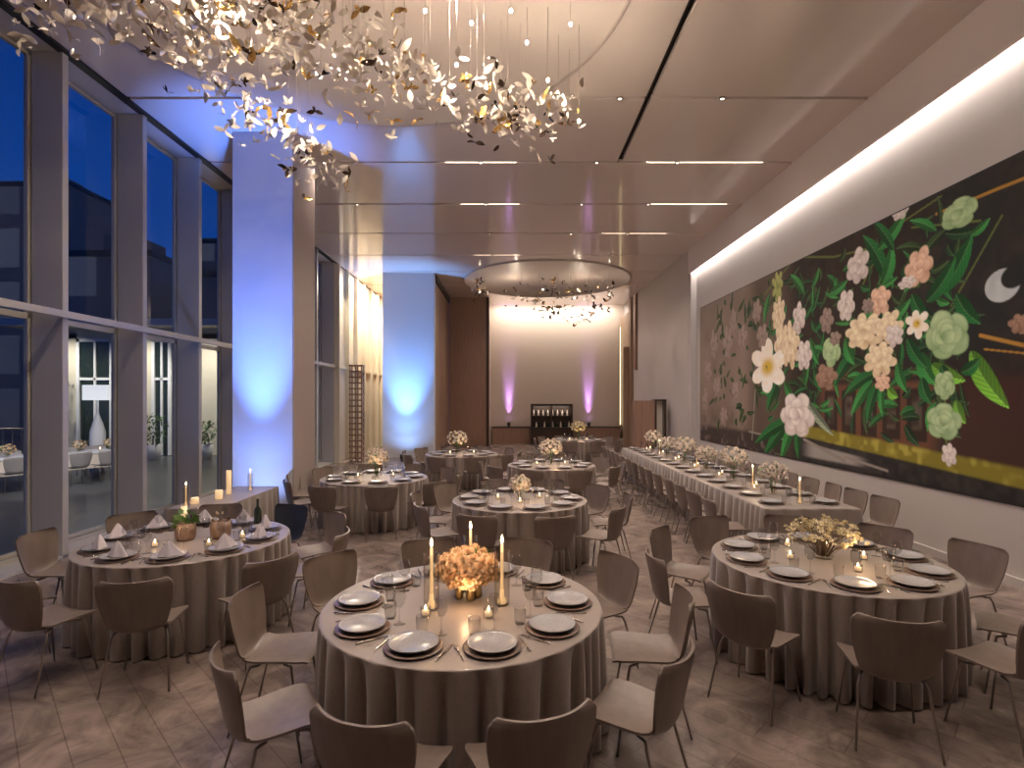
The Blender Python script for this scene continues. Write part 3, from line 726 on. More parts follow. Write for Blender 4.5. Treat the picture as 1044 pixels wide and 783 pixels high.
def setting(cx, cy, r, a, name, lab, ware, line=None):
    if line is None: u = Vector((math.cos(a), math.sin(a), 0)); p = Vector((cx, cy, 0))+u*r
    else: u = Vector((math.cos(a), math.sin(a), 0)); p = Vector((cx, cy, 0))
    v = Vector((-u.y, u.x, 0)); rz = a+PI/2
    put(charger0, p.x, p.y, TOPZ, rz, 'brown charger on the %s, %s' % (name, lab), 'charger', 'chargers on the '+name)
    put(plate0, p.x, p.y, TOPZ+.0125, rz, 'grey stoneware plate on the %s, %s' % (name, lab), 'plate', 'plates on the '+name)
    q = p-u*.205+v*.07; put(glassL, q.x, q.y, TOPZ, 0, 'stemmed wine glass on the %s, %s' % (name, lab), 'glass', 'wine glasses on the '+name)
    q = p-u*.20-v*.05; put(glassS, q.x, q.y, TOPZ, 0, 'short water glass on the %s, %s' % (name, lab), 'glass', 'water glasses on the '+name)
    if ware >= 2:
        q = p+v*.185; put(knife0, q.x, q.y, TOPZ, rz, 'steel knife beside the plate, %s, %s' % (name, lab), 'knife', 'knives on the '+name)
        q = p-v*.185; put(fork0, q.x, q.y, TOPZ, rz, 'steel fork beside the plate, %s, %s' % (name, lab), 'fork', 'forks on the '+name)
    if ware == 3: put(napkin0, p.x, p.y, TOPZ+.020, rz, 'lilac napkin standing on its plate, %s, %s' % (name, lab), 'napkin', 'napkins on the '+name)

T1 = (-.32, 3.66); T2 = (2.70, 4.66); T3 = (-3.16, 5.34); T4 = (.12, 7.5); T5 = (-2.4, 9.6); T6 = (.85, 11.5); T7 = (-1.25, 13.85); T8 = (2.3, 18.6)
round_table(*T1, 'front candlelit table', -72, 0, chairover={9: (.15, -.02, -6), 8: (.09, -.03, 0)})
round_table(*T2, 'right straw-flower table', -69, 1, chairover={2: (.05, .12, 8)})
round_table(*T3, 'round table by the windows', -72, 2, ware=3)
round_table(*T4, 'middle round table', -75, 0, ware=2)
round_table(*T5, 'far left round table', -72, 1, ware=1)
round_table(*T6, 'back middle round table', -72, 2, ware=1)
round_table(*T7, 'back left round table', -72, 0, ware=1)
round_table(*T8, 'rearmost round table', -72, 1, ware=1)

# table one: rose ball, tapers, votives
bouquet((T1[0]+.02, T1[1]+.12, TOPZ), 'dense ball of peach roses on the front candlelit table', 'rose', .215, .20, 80, seed=4, vase='cups', bs=1.0, flat=.6)
for (dx, dy, lab) in ((-.20, -.10, 'left of the peach roses'), (.26, -.02, 'right of the peach roses'), (.02, .38, 'behind the peach roses')):
    place(taper0, (T1[0]+dx, T1[1]+dy, TOPZ), 0, 'tall lit taper in a glass cylinder, '+lab)
    lamp('candle_light', 'POINT', (T1[0]+dx, T1[1]+dy, TOPZ+.50), 1.6, (1, .62, .32), size=.02)
lamp('candle_light', 'POINT', (T1[0]+.03, T1[1]-.16, TOPZ+.12), .8, (1, .62, .32), size=.03)
# table two: straw flower spray with votives
spray((T2[0]+.0, T2[1]+.05, TOPZ), 'loose straw-coloured dried flowers on the right round table', 'strawflower', .30, .34, 90, seed=8)
# table three: two pottery vases with a plant
def pottery(loc, lab, plant):
    t = thing('pottery_vase', lab, 'vase', loc)
    MB().lathe([(0, 0), (.075, 0), (.09, .03), (.095, .10), (.088, .165), (.080, .165), (.085, .10), (.07, .02), (0, .015)], 24, cap=False).build('pot', M['pottery'], t)
    rr = random.Random(5)
    if plant:
        leaves_mb(70, .07, .19, rr, .07).build('foliage', M['green'], t)
    else:
        leaves_mb(26, .06, .17, rr, .05).build('foliage', M['stem'], t)
pottery((T3[0]-.02, T3[1]-.02, TOPZ), 'brown pottery vase with a green plant on window-side table', True)
pottery((T3[0]+.28, T3[1]+.06, TOPZ), 'brown pottery vase of dry twigs on window-side table', False)
VOT = [(T1, 'front candlelit table', [(-.22, -.22), (.18, -.24), (-.02, .3)]), (T2, 'right straw-flower table', [(-.3, .02), (.32, .0), (.06, -.33), (-.12, .42), (.2, .35)]),
       (T3, 'round table by the windows', [(-.15, -.28), (.34, -.26), (.5, .05)]), (T4, 'middle round table', [(-.3, 0), (.28, .1), (0, -.28)]),
       (T5, 'far left round table', [(-.3, 0), (.3, .1)]), (T6, 'back middle round table', [(-.3, 0), (.3, .1)]),
       (T7, 'back left round table', [(-.3, 0), (.3, .1)]), (T8, 'rearmost round table', [(-.3, 0), (.3, .1)])]
SIDE = ['left of the flowers', 'right of the flowers', 'in front of the flowers', 'back left', 'back right']
for (cx, cy), nm, L in VOT:
    for i, (dx, dy) in enumerate(L):
        place(votive0, (cx+dx, cy+dy, TOPZ), 0, 'lit votive candle on the %s, %s' % (nm, SIDE[i]), 'votive candles')
for (cx, cy), e in ((T2, 2.2), (T3, 1.0), (T4, 1.5), (T5, 2.0), (T6, 2.5), (T7, 2.5), (T8, 2.5)):
    lamp('candle_light', 'POINT', (cx+.1, cy-.35, TOPZ+.22), e, (1, .66, .36), size=.05)
bouquet((T4[0], T4[1]+.05, TOPZ), 'low pale flowers on the middle round table', 'whiteflower', .15, .20, 22, seed=11)
bouquet((T5[0]+.02, T5[1]+.05, TOPZ), 'round white flower ball on the far left table', 'whiteflower', .22, .36, 34, seed=12)
bouquet((T6[0]-.0, T6[1]+.05, TOPZ), 'white flowers on the back middle round table', 'whiteflower', .26, .36, 34, seed=13)
bouquet((T7[0]-.12, T7[1]+.05, TOPZ), 'white flowers on the back left round table', 'whiteflower', .28, .38, 34, seed=14)
bouquet((T8[0]+.0, T8[1]+.05, TOPZ), 'tall yellowish flowers on the rearmost round table', 'strawflower', .28, .45, 30, seed=15)

# ------------------------------------------------------------ long banquet table
LX0, LX1, LY0, LY1 = 3.2, 4.4, 6.85, 15.6
def cloth_long():
    cx, cy, hx, hy, rc = (LX0+LX1)/2, (LY0+LY1)/2, (LX1-LX0)/2, (LY1-LY0)/2, .05
    per = 4*(hx+hy)
    def pt(s, off):
        d = s*per
        for (ax, ay, bx, by, nx, ny) in ((-hx, -hy, hx, -hy, 0, -1), (hx, -hy, hx, hy, 1, 0), (hx, hy, -hx, hy, 0, 1), (-hx, hy, -hx, -hy, -1, 0)):
            L = abs(bx-ax)+abs(by-ay)
            if d <= L:
                f = d/L; x = ax+(bx-ax)*f; y = ay+(by-ay)*f
                e = min(d, L-d); k = max(0, 1-e/.06)
                if k: sx = 1 if x > 0 else -1; sy = 1 if y > 0 else -1; nx2, ny2 = nx*(1-k)+sx*.7*k, ny*(1-k)+sy*.7*k
                else: nx2, ny2 = nx, ny
                return (x+nx2*off, y+ny2*off)
            d -= L
        return (-hx, -hy)
    rows = skirt_cloth(pt, 96, 5, TZ)
    n = len(rows[0]); inner = [[(p[0]*k, p[1]*k, TZ+.004) for p in rows[0]] for k in (.02, .5, .9, .985)]
    m = MB(); m.grid(inner+rows, True); m.add(inner[0], [tuple(range(n))]); return m
# finer outline for the long skirt
_o = skirt_cloth
def skirt_cloth(path_pt, nper, seed, zt):
    rr = random.Random(seed); n = 900
    folds = [rr.uniform(.6, 1.5) for _ in range(nper)]; tot = sum(folds); acc = 0; segs = []
    for f in folds: segs.append((acc/tot, f/tot, rr.uniform(.55, 1.1))); acc += f
    W = []
    for j in range(n):
        s = j/n
        for a, l, am in segs:
            if a <= s < a+l: W.append(am*math.sin(PI*(s-a)/l)-.25*am); break
        else: W.append(0)
    return [[path_pt(j/n, .004+.075*k*W[j]+.012*k)+(z,) for j in range(n)] for z, k in ((zt, 0), (zt-.006, .12), (zt-.03, .2), (zt-.08, .34), (zt-.2, .6), (zt-.4, .85), (zt*.25, 1), (.012, 1.08))]
lt = thing('banquet_table', 'long banquet table hidden under its cloth along the mural wall', 'table', ((LX0+LX1)/2, (LY0+LY1)/2, 0))
MB().box(-.58, .58, -4.35, 4.35, .735, .758).build('tabletop', M['darkwood'], lt)
for y in (-4.1, -1.4, 1.4, 4.1):
    for x in (-.4, .4): MB().tube([(x, y, 0), (x, y, .735)], .02).build('leg', M['leg'], lt)
lc = cloth_long().build('tablecloth', M['cloth']); lc.location = ((LX0+LX1)/2, (LY0+LY1)/2, 0)
tag(lc, 'taupe satin cloth on the long banquet table beside the mural', 'tablecloth')
ORD = ['nearest', 'second', 'third', 'fourth', 'fifth', 'sixth', 'seventh', 'eighth', 'ninth', 'tenth', 'eleventh', 'twelfth', 'thirteenth', 'fourteenth']
for i in range(14):
    y = LY0+.35+i*.62
    for side, sx, x, a in (('aisle side', -1, LX0, PI), ('wall side', 1, LX1, 0)):
        if side == 'aisle side' and i < 1: pass
        place(chair0, (x+sx*.35, y+R.uniform(-.04, .04), 0), a+PI/2+math.radians(R.uniform(-6, 6)),
              'taupe shell chair, %s on the %s of the long banquet table' % (ORD[i], side), 'chairs along the long banquet table')['category'] = 'chair'
        setting(x-sx*.24, y, 0, a, 'long table', '%s place, %s' % (ORD[i], side), 1, line=True)
kinds = ['whiteflower', 'whiteflower', 'strawflower']
for i, y in enumerate((7.9, 9.3, 10.6, 11.9, 13.2, 14.5)):
    bouquet(((LX0+LX1)/2, y, TOPZ), 'white flowers in a vase, %s along the middle of the long table' % ORD[i], 'whiteflower', .21+.04*(i % 2), .32+.07*(i % 2), 30, 'vases down the long table', seed=30+i)
    for j, (dx, dy) in enumerate(((-.08, .42), (.1, .75))):
        if y+dy < LY1: place(votive0, ((LX0+LX1)/2+dx, y+dy, TOPZ), 0, 'lit votive %s behind the %s vase of the long table' % (('just', 'farther')[j], ORD[i]), 'votive candles')
for i, y in enumerate((7.2, 8.6, 11.2, 14.0)):
    place(taper0, ((LX0+LX1)/2+.02, y, TOPZ), 0, 'tall lit taper in glass, %s of four down the long table' % ORD[i], 'tapers on the long table', scale=.75)
for y in (8.5, 11, 13.5): lamp('candle_light', 'POINT', (3.8, y, 1.35), 4, (1, .72, .45), size=.08)

# ------------------------------------------------------------ console table by the windows
ct = thing('console_table', 'narrow cloth-covered console table standing along the windows', 'table', (-4.02, 7.73, 0))
cm = MB(); cm.box(-.33, .33, -.9, .9, .72, .76)
cm.build('tabletop', M['cloth'], ct, bevel=.01)
rows = []
n = 240
def rect(s, off):
    P = [(-.33, -.9, .33, -.9, 0, -1), (.33, -.9, .33, .9, 1, 0), (.33, .9, -.33, .9, 0, 1), (-.33, .9, -.33, -.9, -1, 0)]
    d = s*(.66*2+1.8*2)
    for ax, ay, bx, by, nx, ny in P:
        L = abs(bx-ax)+abs(by-ay)
        if d <= L: return (ax+(bx-ax)*d/L+nx*off, ay+(by-ay)*d/L+ny*off)
        d -= L
    return (-.33, -.9-off)
for z, k in ((.764, 0), (.74, .2), (.5, .6), (.012, 1)): rows.append([rect(j/n, .004+.02*k*(1+math.sin(j*.62+math.sin(j*.11)*2)))+(z,) for j in range(n)])
MB().grid(rows, True).build('cloth_skirt', M['cloth'], ct)
def pillar(x, y, h, r, lab):
    t = thing('pillar_candle', lab, 'candle', (x, y, .764))
    MB().lathe([(0, 0), (r, 0), (r, h-.004), (r-.004, h), (r*.6, h-.006), (0, h-.008)], 20, cap=False).build('candle', M['litwax'], t)
    MB().tube([(0, 0, h-.01), (.001, 0, h+.012)], .0015, 5).build('wick', M['black'], t)
pillar(-4.12, 7.95, .34, .035, 'tall white pillar candle on the console beside the blue column')
pillar(-4.05, 7.55, .12, .05, 'short thick white candle on the console by the windows')
pillar(-4.18, 7.20, .08, .05, 'lowest white candle on the console, nearest its middle')
for (x, y, lab) in ((-3.95, 8.25, 'glass cylinder candle at the far end of the console'), (-4.15, 6.95, 'glass cylinder candle at the near end of the console')):
    place(taper0, (x, y, .764), 0, lab, scale=.7)
# lantern candle on the near table
t = thing('lantern_candle', 'white candle in a dark cup on the window-side round table', 'candle', (T3[0]-.42, T3[1]+.62, TOPZ))
MB().lathe([(0, 0), (.05, 0), (.055, .01), (.05, .09), (.046, .09), (.046, .015), (0, .012)], 20, cap=False).build('cup', M['cans'], t)
MB().lathe([(0, .015), (.032, .015), (.032, .20), (0, .20)], 16).build('candle', M['litwax'], t)
t = thing('wine_bottle', 'dark wine bottle on the round table by the windows', 'bottle', (T3[0]+.42, T3[1]+.55, TOPZ))
MB().lathe([(0, 0), (.037, 0), (.038, .01), (.038, .16), (.03, .19), (.014, .215), (.013, .28), (0, .28)], 20).build('bottle_body', M['bottle'], t)
MB().lathe([(0, .279), (.0145, .279), (.0145, .296), (0, .298)], 14).build('cork', M['darkwood'], t)

# ------------------------------------------------------------ bar in the niche, counters
sh = thing('low_counter', 'low brown counter running along the niche back wall', 'counter', (2.2, 26.7, 0))
MB().box(-3.1, 3.1, -.22, .28, 0, .80).build('body', M['wood'], sh, bevel=.01)
MB().box(-3.12, 3.12, -.26, .28, .80, .84).build('worktop', M['darkwood'], sh, bevel=.005)
bb = thing('back_bar', 'dark back bar cabinet with lit shelves of bottles', 'bar cabinet', (1.95, 26.0, 0))
MB().box(-1.02, 1.02, -.05, .35, 0, .78).build('body', M['darkwood'], bb, bevel=.01)
MB().box(-1.06, 1.06, -.10, .36, .78, .83).build('worktop', M['black'], bb, bevel=.005)
f = MB(); f.box(-1.0, -.94, .0, .35, .83, 1.92); f.box(.94, 1.0, .0, .35, .83, 1.92); f.box(-1.0, 1.0, 0, .35, 1.86, 1.95); f.box(-1, 1, .31, .35, .83, 1.9); f.box(-.03, .03, .0, .32, .83, 1.86)
f.build('hutch', M['darkwood'], bb)
MB().box(-.94, .94, .02, .31, 1.36, 1.385).build('shelf', M['darkwood'], bb)
lamp('bar_shelf_light', 'AREA', (1.95, 26.12, 1.84), 6, (1, .9, .8), (1.95, 26.2, 1), .1, size_y=.1).data.size = 1.7
ORD16 = ['first']+ORD[1:]+['fifteenth', 'sixteenth']
bt = MB().lathe([(0, 0), (.037, 0), (.038, .01), (.038, .16), (.03, .19), (.014, .215), (.013, .28), (0, .28)], 12)
bt0 = bt.build('bottle', M['bottle']); bt1 = bt.build('bottle', M['whiteflower']); bt2 = bt.build('bottle', M['glass'])
for k in range(16):
    x = 1.95-.86+k*.115
    if abs(x-1.95) < .05: continue
    side = 'left' if x < 1.95 else 'right'
    o = place((bt1, bt0, bt1, bt2)[k % 4] if (bt1, bt0, bt1, bt2)[k % 4].name not in () else bt0, (x, 26.16, 1.385), 0, '%s bottle on the upper bar shelf, %s from the left' % (('pale', 'dark', 'pale', 'clear')[k % 4], ORD16[k]), 'bottles on the back bar')
    o['category'] = 'bottle'
for k in range(14):
    x = 1.95-.86+k*.13
    if abs(x-1.95) < .05: continue
    side = 'left' if x < 1.95 else 'right'
    o = place((bt2, bt1, bt0)[k % 3], (x, 26.14, .832), 0, '%s bottle on the bar worktop, %s from the left' % (('clear', 'pale', 'dark')[k % 3], ORD16[k]), 'bottles on the back bar')
    o['category'] = 'bottle'
def uplight(x, y, z, lab, lens):
    t = thing('uplight', lab, 'spotlight', (x, y, z))
    MB().lathe([(0, 0), (.09, 0), (.09, .02), (.03, .03), (.03, .05), (0, .05)], 20).build('base', M['cans'], t)
    MB().lathe([(0, .05), (.07, .05), (.08, .08), (.08, .21), (.07, .21), (.065, .19), (0, .19)], 20, cap=False).build('housing', M['cans'], t)
    MB().lathe([(0, .194), (.064, .194), (.064, .198), (0, .198)], 20).build('lens', M[lens], t)
uplight(-.1, 26.80, .84, 'purple uplight on the low counter, left of the back bar', 'purpleled')
uplight(3.83, 26.80, .84, 'purple uplight on the low counter, right of the back bar', 'purpleled')
uplight(-4.36, 8.80, 0, 'blue uplight on the floor before the near blue column', 'blueled')
uplight(-3.86, 19.30, 0, 'blue uplight on the floor before the far blue column', 'blueled')
# service cabinet and framed panel at right end
sv = thing('service_cabinet', 'brown wooden service screen beside the right pilaster', 'cabinet', (4.75, 19.3, 0))
MB().box(-.40, .30, -.2, .2, .06, 2.12).build('body', M['wood'], sv, bevel=.01)
fr = MB(); fr.box(.30, .36, -.22, .2, 0, 2.16); fr.box(.62, .70, -.22, .2, 0, 2.16); fr.box(.30, .70, -.22, .2, 2.10, 2.16)
fr.build('frame', M['darkwood'], sv)
MB().box(.36, .62, .02, .05, .3, 2.10).build('mirror', M['whiteleaf'], sv)
MB().box(-.38, .68, -.16, .16, 0, .06).build('plinth', M['black'], sv)
t = thing('vertical_light_strip', 'thin warm vertical light strip at the right edge of the niche', 'light', (5.40, 26.9, .9))
MB().box(-.03, .03, -.02, .06, 0, 4.85).build('channel', M['leg'], t)
MB().box(-.02, .02, -.025, -.02, .02, 4.83).build('diffuser', M['strip'], t)
# rack tower before the lit wall
rk = thing('lattice_tower', 'tall brown lattice tower standing before the lit cream wall', 'rack', (-5.35, 18.9, 0))
q = MB()
for x in (-.2, 0, .2):
    for y in (-.12, .12): q.box(x-.02, x+.02, y-.02, y+.02, 0, 3.36)
q.build('uprights', M['wood'], rk)
for i in range(17):
    z = .1+i*.2
    MB().box(-.24, .24, -.14, .14, z, z+.05).build('shelf', M['wood'], rk)

# ------------------------------------------------------------ ceiling fixtures
dl = thing('downlight', 'small round downlight', 'ceiling light')
MB().lathe([(.032, -.02), (.05, -.02), (.05, .03), (.032, .03)], 20, cap=False).build('trim_ring', M['leg'], dl)
MB().lathe([(0, -.004), (.032, -.004), (.032, .004), (0, .004)], 16).build('lens', M['down'], dl)
for i, (x, y) in enumerate(DOWN):
    if y < 6 or (x, y) in ((-3.7, 8.5), (-3.7, 17.7)) or (y > 18 and x < -3): continue
    place(dl, (x, y, CEIL-.005), 0, 'small round downlight in the %s ceiling joint, %s' % (ORD[JOINTS.index(y)-2], {-3.7: 'window side', -.6: 'middle', 1.7: 'added to brighten the aisle', 3.3: 'mural side'}[x]), 'downlights in the ceiling joints')

for k, (x0, x1, y) in enumerate(((2.7, 5.0, 10.8), (2.6, 4.4, 15.4), (3.4, 5.2, 13.1), (-1.3, .1, 10.8), (-1.2, .2, 13.1), (-1.2, .3, 17.7))):  # emissive strips added along the joints as bright streaks
    t = thing('glowing_joint_strip', ('thin glowing strip added in the ceiling joint nearest the mural side', 'thin glowing strip added on the mural side, far joint', 'thin glowing strip added on the mural side, middle joint',
              'thin glowing strip added in mid ceiling, nearest joint', 'thin glowing strip added in mid ceiling, middle joint', 'thin glowing strip added in mid ceiling, farthest joint')[k], 'ceiling light', ((x0+x1)/2, y, CEIL))
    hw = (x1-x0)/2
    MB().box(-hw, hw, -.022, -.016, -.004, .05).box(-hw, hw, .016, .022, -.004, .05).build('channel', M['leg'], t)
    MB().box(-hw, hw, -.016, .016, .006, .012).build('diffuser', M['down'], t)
# ------------------------------------------------------------ leaf chandeliers
def leaf_cluster(seed, npet, size, curl):
    rr = random.Random(seed); m = MB()
    for k in range(npet):
        az = 2*PI*k/npet+rr.uniform(-.4, .4); el = rr.uniform(-.5, .7)
        d = Vector((math.cos(az)*math.cos(el), math.sin(az)*math.cos(el), math.sin(el))); s = d.cross(Vector((rr.gauss(0, .4), rr.gauss(0, .4), 1))).normalized(); u = s.cross(d)
        L = size*rr.uniform(.7, 1.1); wd = L*rr.uniform(.20, .30); top = []; 
        for i in range(6):
            f = i/5; w = wd*math.sin(PI*min(f*.93+.05, 1))**.8
            c = d*L*f+u*(curl*L*f*f)
            top.append([tuple(c-s*w+u*w*.25), tuple(c), tuple(c+s*w+u*w*.25)])
        m.grid(top)
        m.grid([[tuple(Vector(p)-u*.003) for p in r] for r in top])
    return m
LEAFS = [leaf_cluster(1, 2, .17, .35), leaf_cluster(2, 3, .12, -.3), leaf_cluster(3, 4, .10, .4), leaf_cluster(4, 2, .15, -.5), leaf_cluster(5, 5, .075, .2), leaf_cluster(6, 1, .2, .6)]
LM = ['sparkle', 'whiteleaf', 'gold', 'mirror', 'sparkle', 'whiteleaf', 'sparkle']
def chandelier(name, label, centre, pts, scale, nwire, bulbs, seed, lmats):
    rr = random.Random(seed)
    t = thing(name, label, 'chandelier', centre)
    c = Vector(centre)
    pts = sorted(pts, key=lambda p: (p-Vector((0, 0, CAM_H))).length)
    cache = {}; stuff = MB()
    for i, p in enumerate(pts):
        k = rr.randrange(len(LEAFS)); mm = rr.choice(lmats)
        rot = Matrix.Rotation(rr.random()*6.28, 4, 'Z') @ Matrix.Rotation(rr.gauss(0, .7), 4, 'X') @ Matrix.Rotation(rr.gauss(0, .7), 4, 'Y')
        s = scale*rr.uniform(.65, 1.25)
        if i < 100:
            key = (k, mm)
            if key not in cache:
                o = LEAFS[k].build('leaf', M[mm], t); cache[key] = o.data
            else:
                o = bpy.data.objects.new('leaf', cache[key]); C.objects.link(o); o.parent = t
            o.matrix_local = Matrix.Translation(p-c) @ rot @ Matrix.Scale(s, 4)
        else:
            b = LEAFS[k]; b.mats = [M[mm]]; b.mi = [0]*len(b.f)
            stuff.append(b, Matrix.Translation(p-c) @ rot @ Matrix.Scale(s, 4))
            b.mats = []
    if stuff.v: stuff.build('leaves', None, t, kind='stuff')
    for p in rr.sample(pts, min(nwire, len(pts))):
        q = p-c; MB().tube([(q.x, q.y, q.z), (q.x, q.y, CEIL-c.z-.02)], .0022, 4).build('wire', M['wire'], t)
    for p in bulbs:
        q = Vector(p)-c
        o = MB().tube([(0, 0, .02), (0, 0, CEIL-p[2]-.02)], .0025, 4).build('lamp_cord', M['wire'], t); o.location = q
        o = MB().lathe([(0, -.022), (.014, -.017), (.021, 0), (.014, .017), (0, .022)], 12, cap=False).build('pin_light', M['bulb'], t); o.location = q
R2 = random.Random(21)
def along(path, n, sx, sy, sz, bias=0):
    P = [Vector(p) for p in path]; L = [(P[i+1]-P[i]).length for i in range(len(P)-1)]; T = sum(L); out = []
    for _ in range(n):
        d = R2.random()*T; i = 0
        while d > L[i] and i < len(L)-1: d -= L[i]; i += 1
        q = P[i].lerp(P[i+1], d/L[i])+Vector((R2.gauss(0, sx), R2.gauss(0, sy), R2.gauss(0, sz)))
        q.z = min(q.z, CEIL-.2); out.append(q)
    return out
pts = along([(-4.5, 4.7, 5.85), (-3.3, 5.0, 5.75), (-2.2, 5.4, 5.8), (-1.4, 5.9, 5.75)], 480, .28, .30, .24)
pts += along([(-3.0, 4.7, 6.1), (-1.6, 5.2, 6.2)], 140, .3, .3, .2)
pts += along([(-1.5, 5.9, 5.75), (-.55, 6.35, 5.62), (.2, 6.7, 5.65), (.72, 6.95, 5.7)], 220, .16, .25, .15)
pts += along([(-3.6, 6.0, 5.9), (-3.2, 6.8, 5.75), (-2.6, 7.2, 5.35), (-2.35, 7.5, 5.15)], 180, .17, .2, .16)
bulbs = [(-.93, 5.9, 6.35), (-.42, 5.8, 6.15), (0, 5.9, 6.35), (.7, 6.4, 6.55), (.19, 6.5, 6.4), (-.62, 6.2, 5.95), (.44, 6.5, 5.95), (.85, 6.8, 5.62), (-1.3, 6.1, 5.8), (-2.1, 6, 5.7), (-3.2, 5.6, 5.6), (-2.7, 6.6, 5.6), (-1.9, 5.4, 6.2), (-2.8, 5.2, 5.9)]
chandelier('leaf_chandelier', 'sprawling near chandelier of glass, gold and bronze leaves', (-1.9, 6, CEIL-.05), pts, .82, 60, bulbs, 5, ['sparkle', 'sparkle', 'whiteleaf', 'sparkle', 'whiteleaf', 'gold', 'mirror', 'sparkle'])
for p in bulbs[1::2]:
    lamp('pin_light_glow', 'POINT', (p[0], p[1], min(p[2]-.05, 5.75)), 20, (1, .82, .62), size=.03)
R2 = random.Random(22)
pts = along([(-1.45, 20.6, 6.0), (-1.0, 20.6, 6.5)], 18, .12, .2, .2)
pts += along([(-.3, 20.6, 6.0), (.6, 20.6, 6.0), (1.2, 20.6, 5.6), (2.5, 20.6, 5.3), (3.8, 20.4, 5.9)], 90, .2, .5, .22)
pts += along([(1.1, 20.5, 6.4), (2.2, 20.8, 6.2), (4.0, 20.8, 6.2)], 60, .2, .5, .16)
chandelier('leaf_chandelier', 'smaller far chandelier of dark leaves before the lit niche', (1.4, 21.5, CEIL-.05), pts, 1.05, 20, [(-1.2, 21, 6.3), (1.2, 20.5, 6.3), (3.8, 21, 6.2), (2.4, 20.6, 6.0)], 6, ['mirror', 'mirror', 'sparkle', 'gold'])
for p in ((.2, 20.8, 6.3), (2.6, 20.8, 6.25)): lamp('pin_light_glow', 'POINT', p, 14, (1, .82, .62), size=.03)

# ------------------------------------------------------------ outside the windows
struct('ground', MB().box(-60, -6.56, -20, 40, -.12, -.02), M['terrace'])
fc = thing('terrace_facade', 'cream lit building front with tall framed glass doors across the terrace', 'building', (-12, 21.0, 0))
w_ = MB()
for x0, x1, z0, z1 in ((-18.5, -16.75, 0, 4.7), (-15.35, -13.85, 0, 4.7), (-13.1, -6.7, 0, 4.7), (-18.5, -6.7, 4.5, 4.9)):
    w_.box(x0+12, x1+12, 0, .3, z0, z1)
w_.build('wall', M['cream'], fc)
MB().box(-7, 5.3, -.9, .4, 4.9, 5.15).build('canopy', M['fin'], fc)
for x0, x1 in ((-16.75, -15.35), (-13.85, -13.1)):
    d = MB(); a, b = x0+12, x1+12
    d.box(a, a+.12, -.04, .1, 0, 4.5); d.box(b-.12, b, -.04, .1, 0, 4.5); d.box(a, b, -.04, .1, 4.38, 4.5); d.box((a+b)/2-.04, (a+b)/2+.04, -.02, .08, 0, 4.4); d.box(a, b, -.02, .08, 2.9, 3.0)
    o = d.build('door_frame', M['white'], fc)
    MB().box(a+.1, b-.1, .03, .06, .05, 4.4).build('pane', M['bottle'], o)
d = MB().box(.75, 2.6, -.05, 0, .2, 4.2); o = d.build('door_panel', M['cream'], fc, bevel=.02)
MB().tube([(1.2, -.12, 1.0), (1.2, -.12, 1.6)], .03).build('handle', M['black'], o)
def planter(x, y, h, lab, rr_):
    t = thing('potted_shrub', lab, 'plant', (x, y, -.02))
    MB().lathe([(0, 0), (.22, 0), (.3, .55), (.27, .55), (.25, .5), (0, .5)], 20, cap=False).build('pot', M['white'], t)
    MB().tube([(0, 0, .45), (.02, 0, h*.55)], .03).build('stem', M['stem'], t)
    rr = random.Random(rr_); m = MB()
    for k in range(260):
        p = Vector((rr.gauss(0, .2), rr.gauss(0, .2), rr.uniform(.6, h))); dd = Vector((rr.gauss(0, 1), rr.gauss(0, 1), rr.gauss(0, 1))).normalized(); a = dd.cross(Vector((.3, .2, 1))).normalized()
        m.add([p, p+dd*.08+a*.035, p+dd*.16, p+dd*.08-a*.035], [(0, 1, 2, 3)])
    m.build('foliage', M['green'], t)
planter(-17.2, 20.2, 3.6, 'tall green shrub in a white pot left of the terrace doors', 1)
planter(-12.9, 19.6, 1.6, 'small potted shrub between the terrace doors', 2)
planter(-11.2, 19.9, 1.3, 'small potted shrub by the bright cream door panel', 3)
# lamp on a white bottle-shaped base
t = thing('floor_lamp', 'white floor lamp with a wide rectangular shade on the terrace', 'lamp', (-12.3, 16.2, -.02))
MB().lathe([(0, 0), (.18, 0), (.2, .1), (.2, 1.2), (.12, 1.5), (.05, 1.7), (.03, 1.8), (.03, 2.2), (0, 2.2)], 20).build('base', M['white'], t)
MB().box(-.36, .36, -.14, .14, 2.15, 2.6).build('shade', M['shade'], t, bevel=.01)
ot = thing('terrace_table', 'long white-clothed table set outside on the terrace', 'table', (-11.9, 13.9, -.02), math.radians(-27))
ot_r = math.radians(-27)
MB().box(-.5, .5, -1.9, 1.9, .72, .77).build('tabletop', M['white'], ot, bevel=.01)
MB().box(-.48, .48, -1.88, 1.88, .35, .72).build('cloth_skirt', M['whiteflower'], ot)
for x in (-.42, .42):
    for y in (-1.8, 1.8): MB().tube([(x, y, 0), (x, y, .5)], .02).build('leg', M['leg'], ot)
cu, su = math.cos(ot_r), math.sin(ot_r)
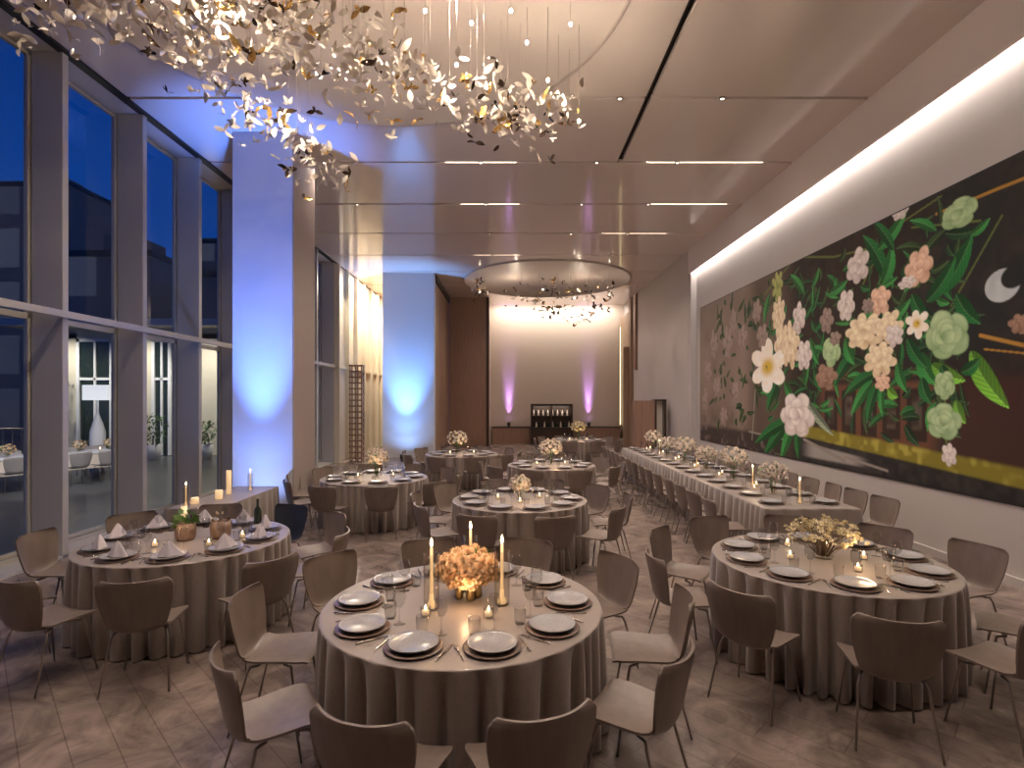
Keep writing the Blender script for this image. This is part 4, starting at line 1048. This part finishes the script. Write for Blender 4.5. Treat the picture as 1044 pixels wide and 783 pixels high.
def oloc(x, y): return (-11.9+x*cu-y*su, 13.9+x*su+y*cu)
for i in range(6):
    y = -1.6+i*.64
    for s, nm in ((-1, 'far'), (1, 'near')):
        px, py = oloc(s*.82, y)
        place(pale0, (px, py, -.02), ot_r+(PI/2 if s > 0 else -PI/2), 'pale shell chair outside, %s on the %s side of the terrace table' % (ORD[i], nm), 'chairs at the terrace table')
for i in range(5):
    px, py = oloc(0, -1.5+i*.75)
    bouquet((px, py, .75), 'low peach flowers, %s along the terrace table outside' % ORD[i], 'rose', .16, .18, 14, 'flowers on the terrace table', seed=50+i)
for i in range(4):
    px, py = oloc(.2, -1.1+i*.75)
    place(votive0, (px, py, .752), 0, 'lit votive on the terrace table outside, %s of four' % ORD[i], 'votive candles', scale=1.4)
rl = thing('terrace_railing', 'dark metal railing at the far edge of the terrace', 'railing', (-19, 19, -.02))
MB().tube([(-6, 0, 1.15), (2.3, 0, 1.15)], .03).build('top_rail', M['leg'], rl)
for k in range(26): MB().tube([(-6+k*.33, 0, 0), (-6+k*.33, 0, 1.15)], .012, 5).build('baluster', M['leg'], rl)
for i, (x0, x1, y, h, lab) in enumerate(((-52, -39, 38, 13.5, 'dark tower farthest left beyond the terrace'), (-33, -27.5, 34, 15.5, 'broad dark tower left of the nearer glass tower'), (-21.5, -17.2, 26, 9, 'dark tower above the terrace doors'),
                                         (-18.5, -16, 32.5, 11.5, 'slim dark tower behind the terrace building'), (-15.5, -8.2, 26, 8, 'low dark block right above the cream front'))):
    t = thing('tower_block', lab, 'building', ((x0+x1)/2, y, -.02)); hw = (x1-x0)/2
    MB().box(-hw, hw, 0, 5, 0, h).build('walls', M['tower'], t)
    MB().box(-hw-.1, hw+.1, -.1, 5.1, h, h+.3).build('roof_edge', M['black'], t)
    MB().box(-hw*.4, hw*.3, 1, 3.5, h+.3, h+1.4).build('plant_room', M['tower'], t)
# purge prototypes that were never placed
for p in (pale0, dark0):
    if p.name not in USED:
        for c_ in list(kids(p)): bpy.data.objects.remove(c_)
        bpy.data.objects.remove(p)
